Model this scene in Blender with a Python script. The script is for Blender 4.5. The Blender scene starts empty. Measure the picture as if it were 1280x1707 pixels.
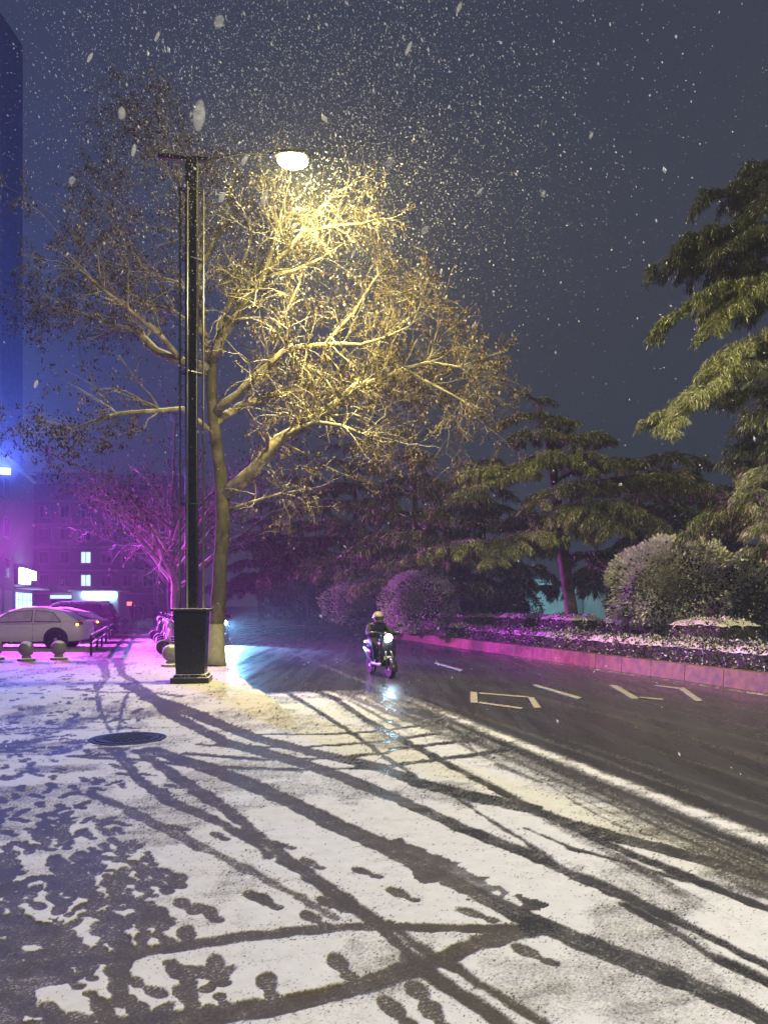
import bpy, math, random
import numpy as np
from mathutils import Vector, Matrix, Euler

random.seed(7)
RNG = np.random.default_rng(11)
SC = bpy.context.scene
COL = SC.collection

# ------------------------------------------------------------------ camera
# photograph 1280x1707, focal length 1280 px, eye 1.6 m, horizon on row 1010
FPX, CX, HZ, EYE = 1280.0, 640.0, 1010.0, 1.6
cam_d = bpy.data.cameras.new('camera')
cam = bpy.data.objects.new('camera', cam_d)
COL.objects.link(cam)
cam.location = (0, 0, EYE)
cam.rotation_euler = (math.radians(90), 0, 0)
cam_d.sensor_fit = 'HORIZONTAL'
cam_d.sensor_width = 36
cam_d.lens = 36
cam_d.shift_y = (HZ - 853.5) / 1280.0
cam_d.clip_start = 0.05
cam_d.clip_end = 2000
SC.camera = cam

# ------------------------------------------------------------------ sky (snow clouds at night)
world = bpy.data.worlds.new('World')
SC.world = world
world.use_nodes = True
wn = world.node_tree
wn.nodes.clear()
w_out = wn.nodes.new('ShaderNodeOutputWorld')
w_bg = wn.nodes.new('ShaderNodeBackground')
w_sky = wn.nodes.new('ShaderNodeTexSky')
w_sky.sky_type = 'NISHITA'
w_sky.sun_disc = False
w_sky.sun_elevation = math.radians(-4)
w_sky.sun_rotation = math.radians(200)
w_bg.inputs['Strength'].default_value = 0.05
w_cl = wn.nodes.new('ShaderNodeBackground')
w_cl.inputs['Color'].default_value = (0.034, 0.043, 0.064, 1)
w_cl.inputs['Strength'].default_value = 1.0
w_add = wn.nodes.new('ShaderNodeAddShader')
wn.links.new(w_sky.outputs[0], w_bg.inputs['Color'])
wn.links.new(w_bg.outputs[0], w_add.inputs[0])
wn.links.new(w_cl.outputs[0], w_add.inputs[1])
wn.links.new(w_add.outputs[0], w_out.inputs['Surface'])

# ------------------------------------------------------------------ exposure and renderer
SC.view_settings.view_transform = 'Standard'
SC.view_settings.look = 'None'
SC.view_settings.exposure = 0.0
SC.view_settings.gamma = 1.0
SC.view_settings.use_curve_mapping = False
SC.render.engine = 'CYCLES'
cy = SC.cycles
cy.use_denoising = True
cy.max_bounces = 5
cy.diffuse_bounces = 2
cy.glossy_bounces = 3
cy.transmission_bounces = 4
cy.transparent_max_bounces = 12
cy.volume_bounces = 0
cy.sample_clamp_indirect = 4
cy.sample_clamp_direct = 0
cy.caustics_reflective = False
cy.caustics_refractive = False

# light strengths (each lamp is made in its own builder below)
P_STREET = 4900.0
P_STREET_BACK = 2900.0
P_STREET_FAR = 4300.0
C_STREET = (1.0, 0.86, 0.30)
C_STREET_BACK = (1.0, 0.93, 0.76)
P_VIOLET, C_VIOLET = 3600.0, (0.80, 0.06, 1.0)
P_MAGENTA, C_MAGENTA = 2100.0, (0.72, 0.09, 0.95)
P_BLUE, C_BLUE = 8000.0, (0.10, 0.16, 1.0)
HAZE = 0.0015

# ------------------------------------------------------------------ coordinates
SL = 0.275                                   # the street runs along (-SL, 1)
DN = math.hypot(SL, 1.0)
D = Vector((-SL / DN, 1 / DN, 0))            # along the street
T = Vector((1 / DN, SL / DN, 0))             # across it, to the right
ROAD_ANG = math.atan2(SL, 1.0)               # rotation of the street frame about z


def P(px, py, Y):
    return Vector(((px - CX) / FPX * Y, Y, EYE + (HZ - py) / FPX * Y))


def G(px, py):
    Y = EYE * FPX / (py - HZ)
    return Vector(((px - CX) / FPX * Y, Y, 0))


def S(x0, Y, z=0.0):                          # a point by its offset across the street and its depth
    return Vector((x0 - SL * Y, Y, z))


# ------------------------------------------------------------------ object helpers
def tag(o, label=None, cat=None, group=None, kind=None):
    if label: o['label'] = label
    if cat: o['category'] = cat
    if group: o['group'] = group
    if kind: o['kind'] = kind
    return o


def empty(name, loc=(0, 0, 0), rz=0.0):
    o = bpy.data.objects.new(name, None)
    o.empty_display_size = 0.2
    COL.objects.link(o)
    o.location = loc
    o.rotation_euler = (0, 0, rz)
    return o


def link_mesh(name, me, parent=None):
    o = bpy.data.objects.new(name, me)
    COL.objects.link(o)
    if parent is not None:
        o.parent = parent
    return o


def copy_tree(o, parent=None):
    c = o.copy()
    COL.objects.link(c)
    if parent is not None:
        c.parent = parent
    for ch in list(o.children):
        copy_tree(ch, c)
    return c


def basis(d):
    d = Vector(d).normalized()
    up = Vector((0, 0, 1)) if abs(d.z) < 0.92 else Vector((1, 0, 0))
    a = d.cross(up).normalized()
    return a, d.cross(a).normalized()


class MB:
    def __init__(self):
        self.v, self.f, self.m = [], [], []

    def add(self, vs, fs, mi=0):
        n = len(self.v)
        self.v += [tuple(x) for x in vs]
        self.f += [tuple(i + n for i in f) for f in fs]
        self.m += [mi] * len(fs)
        return self

    def box(self, c, s, rz=0.0, mi=0, rot=None):
        hx, hy, hz = s[0] / 2, s[1] / 2, s[2] / 2
        R = Euler(rot if rot else (0, 0, rz)).to_matrix()
        c = Vector(c)
        vs = [c + R @ Vector((x * hx, y * hy, z * hz)) for z in (-1, 1) for y in (-1, 1) for x in (-1, 1)]
        return self.add(vs, [(0, 2, 3, 1), (4, 5, 7, 6), (0, 1, 5, 4), (2, 6, 7, 3), (0, 4, 6, 2), (1, 3, 7, 5)], mi)

    def taper(self, c, s0, s1, h, rz=0.0, mi=0):
        R = Euler((0, 0, rz)).to_matrix()
        c = Vector(c)
        vs = []
        for z, s in ((0, s0), (h, s1)):
            for y in (-1, 1):
                for x in (-1, 1):
                    vs.append(c + R @ Vector((x * s[0] / 2, y * s[1] / 2, z)))
        return self.add(vs, [(0, 2, 3, 1), (4, 5, 7, 6), (0, 1, 5, 4), (2, 6, 7, 3), (0, 4, 6, 2), (1, 3, 7, 5)], mi)

    def tube(self, pts, radii, n=8, mi=0, cap=True):
        pts = [Vector(p) for p in pts]
        if not hasattr(radii, '__len__'):
            radii = [radii] * len(pts)
        vs, fs = [], []
        a = None
        for i, p in enumerate(pts):
            d = (pts[min(i + 1, len(pts) - 1)] - pts[max(i - 1, 0)])
            d = d.normalized() if d.length > 1e-9 else Vector((0, 0, 1))
            if a is None:
                a, b = basis(d)
            else:
                a = (a - d * a.dot(d))
                a = a.normalized() if a.length > 1e-6 else basis(d)[0]
                b = d.cross(a)
            for k in range(n):
                t = 2 * math.pi * k / n
                vs.append(p + (a * math.cos(t) + b * math.sin(t)) * radii[i])
        for i in range(len(pts) - 1):
            for k in range(n):
                k2 = (k + 1) % n
                fs.append((i * n + k, i * n + k2, (i + 1) * n + k2, (i + 1) * n + k))
        if cap:
            fs.append(tuple(range(n - 1, -1, -1)))
            fs.append(tuple((len(pts) - 1) * n + k for k in range(n)))
        return self.add(vs, fs, mi)

    def ell(self, c, r, nu=14, nv=8, mi=0, rot=None):
        c = Vector(c)
        R = Euler(rot).to_matrix() if rot else Matrix.Identity(3)
        vs = [c + R @ Vector((0, 0, -r[2]))]
        for j in range(1, nv):
            t = -math.pi / 2 + math.pi * j / nv
            for i in range(nu):
                u = 2 * math.pi * i / nu
                vs.append(c + R @ Vector((r[0] * math.cos(t) * math.cos(u), r[1] * math.cos(t) * math.sin(u), r[2] * math.sin(t))))
        vs.append(c + R @ Vector((0, 0, r[2])))
        fs = []
        for i in range(nu):
            fs.append((0, 1 + (i + 1) % nu, 1 + i))
            b = 1 + (nv - 2) * nu
            fs.append((b + i, b + (i + 1) % nu, len(vs) - 1))
        for j in range(nv - 2):
            for i in range(nu):
                a = 1 + j * nu
                fs.append((a + i, a + (i + 1) % nu, a + nu + (i + 1) % nu, a + nu + i))
        return self.add(vs, fs, mi)

    def lathe(self, prof, c=(0, 0, 0), n=20, mi=0, axis='z'):
        c = Vector(c)
        vs, fs = [], []
        for r, z in prof:
            for k in range(n):
                t = 2 * math.pi * k / n
                q = (r * math.cos(t), r * math.sin(t), z)
                if axis == 'y': q = (q[0], q[2], q[1])
                if axis == 'x': q = (q[2], q[0], q[1])
                vs.append(c + Vector(q))
        for j in range(len(prof) - 1):
            for k in range(n):
                k2 = (k + 1) % n
                fs.append((j * n + k, j * n + k2, (j + 1) * n + k2, (j + 1) * n + k))
        fs.append(tuple(range(n - 1, -1, -1)))
        fs.append(tuple((len(prof) - 1) * n + k for k in range(n)))
        return self.add(vs, fs, mi)

    def loft(self, rings, mi=0, cap=True):
        n = len(rings[0])
        vs = [p for r in rings for p in r]
        fs = []
        for j in range(len(rings) - 1):
            for k in range(n):
                k2 = (k + 1) % n
                fs.append((j * n + k, j * n + k2, (j + 1) * n + k2, (j + 1) * n + k))
        if cap:
            fs.append(tuple(range(n - 1, -1, -1)))
            fs.append(tuple((len(rings) - 1) * n + k for k in range(n)))
        return self.add(vs, fs, mi)

    def slab(self, poly, nrm, th, mi=0):          # an outline given thickness along nrm
        nrm = Vector(nrm).normalized() * th
        a = [Vector(p) for p in poly]
        b = [p + nrm for p in a]
        n = len(a)
        fs = [tuple(range(n - 1, -1, -1)), tuple(range(n, 2 * n))]
        fs += [(k, (k + 1) % n, n + (k + 1) % n, n + k) for k in range(n)]
        return self.add(a + b, fs, mi)

    def build(self, name, mats, parent=None, smooth=False, bevel=0.0, seg=2):
        me = bpy.data.meshes.new(name)
        me.from_pydata(self.v, [], self.f)
        for m in (mats if isinstance(mats, (list, tuple)) else [mats]):
            me.materials.append(m)
        if any(self.m):
            me.polygons.foreach_set('material_index', self.m)
        if smooth:
            me.polygons.foreach_set('use_smooth', [True] * len(self.f))
        me.update()
        import bmesh
        bm = bmesh.new()
        bm.from_mesh(me)
        bmesh.ops.recalc_face_normals(bm, faces=bm.faces)
        bm.to_mesh(me)
        bm.free()
        o = link_mesh(name, me, parent)
        if bevel:
            md = o.modifiers.new('bevel', 'BEVEL')
            md.width = bevel
            md.segments = seg
            md.limit_method = 'ANGLE'
            md.angle_limit = math.radians(40)
        return o


def np_mesh(name, V, F, mat, parent=None, smooth=False, attrs=None):
    """V (n,3); F (m,k) uniform polygon size; attrs {name: per-vertex floats}"""
    me = bpy.data.meshes.new(name)
    V = np.asarray(V, dtype=np.float32)
    F = np.asarray(F, dtype=np.int32)
    m, k = F.shape
    me.vertices.add(len(V))
    me.vertices.foreach_set('co', V.ravel())
    me.loops.add(m * k)
    me.loops.foreach_set('vertex_index', F.ravel())
    me.polygons.add(m)
    me.polygons.foreach_set('loop_start', np.arange(0, m * k, k, dtype=np.int32))
    me.polygons.foreach_set('loop_total', np.full(m, k, dtype=np.int32))
    if smooth:
        me.polygons.foreach_set('use_smooth', np.ones(m, dtype=bool))
    me.update(calc_edges=True)
    for nm, a in (attrs or {}).items():
        at = me.attributes.new(nm, 'FLOAT', 'POINT')
        at.data.foreach_set('value', np.asarray(a, dtype=np.float32))
    me.materials.append(mat)
    return link_mesh(name, me, parent)


# ------------------------------------------------------------------ materials
class NT:
    def __init__(self, name):
        self.m = bpy.data.materials.new(name)
        self.m.use_nodes = True
        self.t = self.m.node_tree
        self.b = self.t.nodes['Principled BSDF']

    def n(self, typ, **kw):
        nd = self.t.nodes.new(typ)
        for k, v in kw.items():
            if k.startswith('i_'):
                nd.inputs[k[2:].replace('_', ' ')].default_value = v
            else:
                setattr(nd, k, v)
        return nd

    def l(self, a, b):
        self.t.links.new(a, b)

    def coord(self, scale=(1, 1, 1), rot=(0, 0, 0)):
        tc = self.n('ShaderNodeTexCoord')
        mp = self.n('ShaderNodeMapping')
        mp.inputs['Scale'].default_value = scale
        mp.inputs['Rotation'].default_value = rot
        self.l(tc.outputs['Object'], mp.inputs['Vector'])
        return mp.outputs[0]

    def noise(self, vec, scale, detail=4, rough=0.6):
        nd = self.n('ShaderNodeTexNoise')
        nd.inputs['Scale'].default_value = scale
        nd.inputs['Detail'].default_value = detail
        nd.inputs['Roughness'].default_value = rough
        self.l(vec, nd.inputs['Vector'])
        return nd.outputs['Fac']

    def ramp(self, fac, stops):
        nd = self.n('ShaderNodeValToRGB')
        el = nd.color_ramp.elements
        while len(el) < len(stops):
            el.new(0.5)
        for e, (p, c) in zip(el, stops):
            e.position = p
            e.color = (c[0], c[1], c[2], 1) if hasattr(c, '__len__') else (c, c, c, 1)
        self.l(fac, nd.inputs[0])
        return nd.outputs[0]

    def math(self, op, a, b=None, c=None):
        nd = self.n('ShaderNodeMath', operation=op)
        for i, x in enumerate((a, b, c)):
            if x is None: continue
            if isinstance(x, (int, float)): nd.inputs[i].default_value = x
            else: self.l(x, nd.inputs[i])
        return nd.outputs[0]

    def mix(self, fac, a, b):
        nd = self.n('ShaderNodeMix', data_type='RGBA')
        for s, x in ((nd.inputs[0], fac), (nd.inputs[6], a), (nd.inputs[7], b)):
            if isinstance(x, (int, float)): s.default_value = x
            elif isinstance(x, tuple): s.default_value = (x[0], x[1], x[2], 1)
            else: self.l(x, s)
        return nd.outputs[2]

    def bump(self, h, strength=0.3, dist=0.02):
        nd = self.n('ShaderNodeBump')
        nd.inputs['Strength'].default_value = strength
        nd.inputs['Distance'].default_value = dist
        self.l(h, nd.inputs['Height'])
        self.l(nd.outputs[0], self.b.inputs['Normal'])


def plain(name, col, rough=0.6, metal=0.0, var=0.25, scale=9.0, spec=0.5, snow=0.0, bump=0.0, coat=0.0):
    """a slightly uneven surface; snow > 0 lays fallen snow on its upward faces"""
    k = NT(name)
    vec = k.coord()
    nz = k.noise(vec, scale, 5)
    c0 = tuple(c * (1 - var) for c in col)
    c1 = tuple(min(1, c * (1 + var)) for c in col)
    c = k.ramp(nz, [(0.3, c0), (0.7, c1)])
    r = k.math('MULTIPLY_ADD', nz, 0.3, rough - 0.15)
    if snow:
        ge = k.n('ShaderNodeNewGeometry')
        sp = k.n('ShaderNodeSeparateXYZ')
        k.l(ge.outputs['Normal'], sp.inputs[0])
        nz2 = k.noise(vec, 14, 5)
        a = k.math('MULTIPLY_ADD', nz2, 0.7, sp.outputs['Z'])
        a = k.math('SUBTRACT', a, 1.35 - snow)
        a = k.math('MULTIPLY', a, 6)
        fac = k.n('ShaderNodeClamp')
        k.l(a, fac.inputs[0])
        c = k.mix(fac.outputs[0], c, (0.80, 0.80, 0.82))
        r = k.math('MAXIMUM', r, k.math('MULTIPLY', fac.outputs[0], 0.85))
    k.l(c, k.b.inputs['Base Color'])
    k.l(r, k.b.inputs['Roughness'])
    k.b.inputs['Metallic'].default_value = metal
    k.b.inputs['Specular IOR Level'].default_value = spec
    k.b.inputs['Coat Weight'].default_value = coat
    if bump:
        k.bump(k.noise(vec, scale * 3, 6), bump)
    return k.m


def glow(name, col, strength):
    k = NT(name)
    k.b.inputs['Base Color'].default_value = (0.8, 0.8, 0.8, 1)
    k.b.inputs['Emission Color'].default_value = (*col, 1)
    k.b.inputs['Emission Strength'].default_value = strength
    return k.m


def tinted(name, stops, rough=0.6, trans=0.0, spec=0.4):
    """foliage: each leaf carries its own 'tint' value"""
    k = NT(name)
    at = k.n('ShaderNodeAttribute', attribute_name='tint')
    c = k.ramp(at.outputs['Fac'], stops)
    k.l(c, k.b.inputs['Base Color'])
    k.b.inputs['Roughness'].default_value = rough
    k.b.inputs['Specular IOR Level'].default_value = spec
    if trans:
        tr = k.n('ShaderNodeBsdfTranslucent')
        k.l(c, tr.inputs['Color'])
        mx = k.n('ShaderNodeMixShader')
        mx.inputs[0].default_value = trans
        k.l(k.b.outputs[0], mx.inputs[1])
        k.l(tr.outputs[0], mx.inputs[2])
        k.l(mx.outputs[0], k.t.nodes['Material Output'].inputs['Surface'])
    return k.m


def ground_material(name, bare, slush, rough_lo, rough_hi, streak, spec=0.5):
    k = NT(name)
    vec = k.coord()
    rv = k.coord(scale=(1, 0.06, 1), rot=(0, 0, -ROAD_ANG))
    at = k.n('ShaderNodeAttribute', attribute_name='snow')
    fine = k.noise(vec, 60, 5, 0.7)
    mid = k.noise(vec, 9, 5)
    st = k.noise(rv, 3.0, 5, 0.6)
    a = k.math('MULTIPLY_ADD', k.math('SUBTRACT', fine, 0.5), 0.75, at.outputs['Fac'])
    a = k.math('MULTIPLY_ADD', k.math('SUBTRACT', mid, 0.5), 0.25, a)
    dark = k.mix(k.ramp(st, [(0.35, 0), (0.7, 1)]), tuple(c * (1 - streak) for c in bare), tuple(c * (1 + streak) for c in bare))
    dark = k.mix(k.ramp(fine, [(0.3, 0), (0.75, 0.45)]), dark, tuple(c * 1.8 for c in bare))
    snowc = k.mix(mid, (0.50, 0.49, 0.465), (0.70, 0.69, 0.665))
    s1 = k.ramp(a, [(0.10, 0), (0.42, 1)])
    s2 = k.ramp(a, [(0.36, 0), (0.80, 1)])
    c = k.mix(s1, dark, slush)
    c = k.mix(s2, c, snowc)
    k.l(c, k.b.inputs['Base Color'])
    wetr = k.math('MULTIPLY_ADD', k.ramp(st, [(0.3, 0), (0.7, 1)]), rough_hi - rough_lo, rough_lo)
    r = k.math('MAXIMUM', wetr, k.math('MULTIPLY', s1, 0.8))
    k.l(r, k.b.inputs['Roughness'])
    k.l(k.math('MULTIPLY_ADD', s1, 0.12 - spec, spec), k.b.inputs['Specular IOR Level'])
    h = k.math('MULTIPLY_ADD', s2, 0.8, k.math('MULTIPLY', fine, 0.5))
    k.bump(h, 0.30, 0.004)
    return k.m


M = {}
M['road'] = ground_material('wet_asphalt', (0.037, 0.037, 0.039), (0.112, 0.105, 0.094), 0.17, 0.38, 0.28)
M['pave'] = ground_material('snowy_paving', (0.060, 0.051, 0.037), (0.125, 0.110, 0.086), 0.78, 0.92, 0.2, 0.2)
M['soil'] = plain('garden_soil', (0.05, 0.045, 0.04), 0.9, scale=2, snow=0.55)
M['snow'] = plain('snow', (0.80, 0.80, 0.80), 0.85, var=0.06, spec=0.2, bump=0.2)
M['hedge_snow'] = plain('patchy_snow', (0.60, 0.59, 0.54), 0.85, var=0.35, scale=22, spec=0.2, bump=0.5)
M['kerb'] = plain('red_granite', (0.17, 0.090, 0.048), 0.8, scale=5, var=0.55, snow=0.0, bump=0.1)
M['paint'] = plain('worn_road_paint', (0.30, 0.28, 0.21), 0.6, var=0.4, scale=12)
M['black'] = plain('black_enamel', (0.016, 0.016, 0.018), 0.38, scale=20, snow=0.42)
M['black2'] = plain('black_enamel_clean', (0.014, 0.014, 0.016), 0.3, scale=20)
M['steel'] = plain('brushed_steel', (0.17, 0.17, 0.18), 0.36, metal=0.8, var=0.1)
M['iron'] = plain('cast_iron', (0.012, 0.012, 0.013), 0.85, scale=40, bump=0.3)
M['stone'] = plain('bollard_granite', (0.17, 0.155, 0.145), 0.7, scale=25, snow=0.36)
M['rubber'] = plain('tyre_rubber', (0.014, 0.014, 0.015), 0.8, snow=0.1)
M['alloy'] = plain('alloy_wheel', (0.40, 0.40, 0.42), 0.35, metal=0.8)
M['plastic'] = plain('dark_plastic', (0.02, 0.02, 0.022), 0.5, snow=0.3)
M['white_paint'] = plain('white_car_paint', (0.74, 0.73, 0.72), 0.35, var=0.04, snow=0.55, coat=0.5)
M['dark_paint'] = plain('dark_car_paint', (0.03, 0.028, 0.032), 0.3, var=0.1, snow=0.45, coat=0.5)
M['wet_black'] = plain('wet_black_paint', (0.02, 0.018, 0.022), 0.25, var=0.1, coat=0.5)
M['grey_paint'] = plain('grey_scooter_paint', (0.22, 0.22, 0.24), 0.35, var=0.1, snow=0.4, coat=0.4)
M['pale_paint'] = plain('pale_scooter_paint', (0.62, 0.60, 0.60), 0.35, var=0.06, snow=0.4, coat=0.4)
M['glass'] = plain('car_glass', (0.03, 0.03, 0.035), 0.08, var=0.1, snow=0.35)
M['frost'] = plain('frosted_glass', (0.50, 0.49, 0.50), 0.6, var=0.18, scale=5)
M['amber'] = glow('amber_lens', (1.0, 0.42, 0.05), 5.0)
M['redlens'] = plain('red_lens', (0.35, 0.01, 0.01), 0.2, var=0.1)
M['plate'] = plain('number_plate', (0.75, 0.75, 0.75), 0.5, var=0.05)
M['headlight'] = glow('headlight_glass', (0.62, 0.88, 1.0), 80.0)
M['lens'] = glow('street_lamp_lens', (1.0, 0.90, 0.45), 130.0)
M['cyanlamp'] = glow('park_lamp_globe', (0.55, 0.95, 1.0), 8.0)
M['sign'] = glow('lit_sign', (0.42, 0.78, 1.0), 16.0)
M['signcool'] = glow('lit_window', (0.50, 0.80, 0.95), 1.5)
M['shopwin'] = glow('lit_shop_window', (0.30, 0.75, 0.95), 3.0)
M['signred'] = glow('red_sign', (1.0, 0.12, 0.10), 2.5)
M['added_blue'] = glow('added_blue_lens', (0.12, 0.2, 1.0), 9.0)
M['added_violet'] = glow('added_violet_lens', (0.6, 0.15, 1.0), 9.0)
M['wall'] = plain('dull_render', (0.22, 0.21, 0.22), 0.85, scale=1.5, var=0.2)
M['wall2'] = plain('pale_render', (0.42, 0.42, 0.44), 0.85, scale=1.5, var=0.15)
M['white_wall'] = plain('white_render', (0.70, 0.72, 0.72), 0.8, scale=2, var=0.1)
M['darkwin'] = plain('dark_window', (0.03, 0.03, 0.04), 0.12, var=0.2)
M['frame'] = plain('window_frame', (0.45, 0.45, 0.47), 0.5, var=0.1)
M['limewash'] = None


def bark_material(name, col, snowy=0.35, lime=None):
    k = NT(name)
    vec = k.coord(scale=(1, 1, 0.35))
    nz = k.noise(vec, 7, 6)
    n2 = k.noise(k.coord(), 3.5, 4)
    c = k.ramp(nz, [(0.3, tuple(x * 0.55 for x in col)), (0.55, col), (0.75, tuple(min(1, x * 1.6) for x in col))])
    c = k.mix(k.ramp(n2, [(0.5, 0), (0.62, 0.6)]), c, tuple(min(1, x * 2.1) for x in col))
    ge = k.n('ShaderNodeNewGeometry')
    sp = k.n('ShaderNodeSeparateXYZ')
    k.l(ge.outputs['Normal'], sp.inputs[0])
    a = k.math('MULTIPLY_ADD', nz, 0.5, sp.outputs['Z'])
    fac = k.n('ShaderNodeClamp')
    k.l(k.math('MULTIPLY', k.math('SUBTRACT', a, 1.2 - snowy), 5), fac.inputs[0])
    c = k.mix(fac.outputs[0], c, (0.78, 0.78, 0.78))
    if lime:
        ps = k.n('ShaderNodeSeparateXYZ')
        k.l(ge.outputs['Position'], ps.inputs[0])
        lf = k.math('LESS_THAN', k.math('MULTIPLY_ADD', nz, 0.03, ps.outputs['Z']), lime)
        c = k.mix(lf, c, k.mix(nz, (0.12, 0.11, 0.09), (0.30, 0.28, 0.235)))
    k.l(c, k.b.inputs['Base Color'])
    k.b.inputs['Roughness'].default_value = 0.85
    k.bump(nz, 0.5, 0.03)
    return k.m


M['bark'] = bark_material('plane_bark', (0.050, 0.042, 0.031), 0.34, 1.15)
M['limb_bark'] = bark_material('plane_limb_bark', (0.22, 0.19, 0.135), 0.40)
M['bark2'] = bark_material('cedar_bark', (0.085, 0.06, 0.04), 0.1)
M['bark3'] = bark_material('street_tree_bark', (0.17, 0.14, 0.12), 0.55, 1.1)
M['deadleaf'] = tinted('dead_leaves', [(0.0, (0.03, 0.018, 0.011)), (0.5, (0.09, 0.055, 0.028)), (0.85, (0.20, 0.14, 0.075)), (1.0, (0.45, 0.41, 0.33))], 0.75, 0.15)
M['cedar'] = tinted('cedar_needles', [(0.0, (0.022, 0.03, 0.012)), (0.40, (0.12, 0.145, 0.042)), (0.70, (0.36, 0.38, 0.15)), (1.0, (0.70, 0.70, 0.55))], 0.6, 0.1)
M['hedge'] = tinted('hedge_leaves', [(0.0, (0.015, 0.018, 0.012)), (0.5, (0.05, 0.045, 0.03)), (0.72, (0.13, 0.12, 0.085)), (0.86, (0.6, 0.59, 0.53)), (1.0, (0.82, 0.81, 0.78))], 0.45, 0.0)
M['shrub'] = tinted('shrub_leaves', [(0.0, (0.02, 0.03, 0.015)), (0.5, (0.06, 0.08, 0.04)), (0.72, (0.16, 0.17, 0.10)), (0.85, (0.55, 0.54, 0.48)), (1.0, (0.80, 0.79, 0.75))], 0.4, 0.0)
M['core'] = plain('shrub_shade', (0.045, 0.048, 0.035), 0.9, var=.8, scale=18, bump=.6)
M['flake'] = None

# ------------------------------------------------------------------ ground: road and pavement under trodden snow
def vnoise(x, y, seed):
    r = np.random.default_rng(seed)
    tab = r.random((256, 256))
    xi = np.floor(x).astype(int)
    yi = np.floor(y).astype(int)
    fx, fy = x - xi, y - yi
    fx = fx * fx * (3 - 2 * fx)
    fy = fy * fy * (3 - 2 * fy)
    g = lambda a, b: tab[a & 255, b & 255]
    return (g(xi, yi) * (1 - fx) * (1 - fy) + g(xi + 1, yi) * fx * (1 - fy) + g(xi, yi + 1) * (1 - fx) * fy + g(xi + 1, yi + 1) * fx * fy)


def fbm(x, y, seed, o=4):
    s, a, t = 0, 1.0, 0
    for k in range(o):
        s = s + a * vnoise(x * 2 ** k, y * 2 ** k, seed + k)
        t += a
        a *= 0.5
    return s / t


def sstep(x, a, b):
    t = np.clip((x - a) / (b - a), 0, 1)
    return t * t * (3 - 2 * t)


# tyre tracks, footprints: positions read off the photograph and laid on the ground plane
TRACKS = [   # points, visual thickness at each end, depth of clearing
    ([(195, 1255), (235, 1305), (280, 1335), (350, 1365), (425, 1405), (452, 1430)], (11, 17), 1.0),
    ([(230, 1252), (300, 1300), (370, 1345), (430, 1395), (480, 1435), (550, 1485), (640, 1550), (690, 1600), (735, 1638), (835, 1707), (900, 1750)], (11, 46), 1.0),
    ([(650, 1540), (690, 1575), (762, 1617), (903, 1707), (980, 1750)], (22, 34), 0.9),
    ([(250, 1250), (350, 1282), (425, 1312), (500, 1347), (560, 1376), (640, 1412), (672, 1430), (785, 1486), (897, 1541), (1010, 1588), (1122, 1630), (1235, 1682), (1300, 1715)], (13, 66), 1.0),
    ([(225, 1152), (280, 1192), (320, 1210), (380, 1240), (430, 1252), (500, 1272), (570, 1295), (627, 1319), (706, 1353), (785, 1387), (875, 1422), (954, 1460), (1044, 1496), (1156, 1550), (1290, 1618)], (7, 36), 1.0),
    ([(205, 1150), (250, 1175), (330, 1195), (430, 1232), (530, 1257), (633, 1280), (706, 1308), (785, 1328), (875, 1347), (954, 1376), (1032, 1398), (1122, 1421), (1290, 1467)], (6, 36), 1.0),
    ([(520, 1150), (560, 1166), (610, 1201), (672, 1235), (745, 1274), (830, 1319), (909, 1359), (976, 1392), (1055, 1426), (1150, 1465), (1290, 1522)], (7, 32), 1.0),
    ([(470, 1150), (520, 1180), (590, 1225), (640, 1262), (700, 1300), (745, 1319), (802, 1359), (864, 1398), (926, 1440), (985, 1475)], (6, 15), 0.75),
    ([(875, 1381), (954, 1415), (1066, 1446), (1140, 1470)], (8, 12), 0.8),
    ([(1040, 1508), (1122, 1552), (1190, 1597), (1290, 1645)], (20, 38), 0.9),
    ([(889, 1292), (965, 1342), (1027, 1376), (1100, 1400)], (8, 12), 0.55),
    ([(560, 1150), (640, 1185), (740, 1225), (830, 1275), (900, 1305)], (10, 16), 0.6),
    ([(120, 1262), (240, 1268), (320, 1278), (500, 1284), (640, 1281), (672, 1274), (785, 1260), (850, 1249)], (5, 8), 0.9),
    ([(310, 1257), (430, 1267), (530, 1266), (640, 1257), (661, 1249), (740, 1240), (800, 1232)], (5, 7), 0.85),
    ([(330, 1242), (400, 1246), (500, 1247), (640, 1237), (720, 1225)], (4, 6), 0.8),
    ([(430, 1225), (550, 1225), (640, 1219), (720, 1208)], (3, 5), 0.8),
    ([(60, 1610), (160, 1598), (240, 1588), (400, 1565), (500, 1552), (590, 1548), (655, 1547), (785, 1549), (886, 1549)], (30, 14), 0.95),
    ([(200, 1715), (350, 1697), (480, 1677), (575, 1653), (672, 1623), (745, 1595), (802, 1572), (892, 1553)], (44, 26), 1.0),
    ([(160, 1150), (165, 1185), (185, 1222)], (3, 3), 0.6),
    ([(222, 1150), (202, 1190), (196, 1222)], (3, 3), 0.6),
    ([(120, 1160), (180, 1166), (240, 1164), (300, 1172)], (4, 4), 0.55),
    ([(196, 1105), (205, 1135), (232, 1150)], (5, 4), 0.6),
    ([(170, 1108), (178, 1140), (160, 1165)], (5, 4), 0.5),
    ([(150, 1325), (180, 1335), (240, 1365), (300, 1395), (420, 1455), (560, 1533)], (9, 16), 0.6),
]
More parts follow.
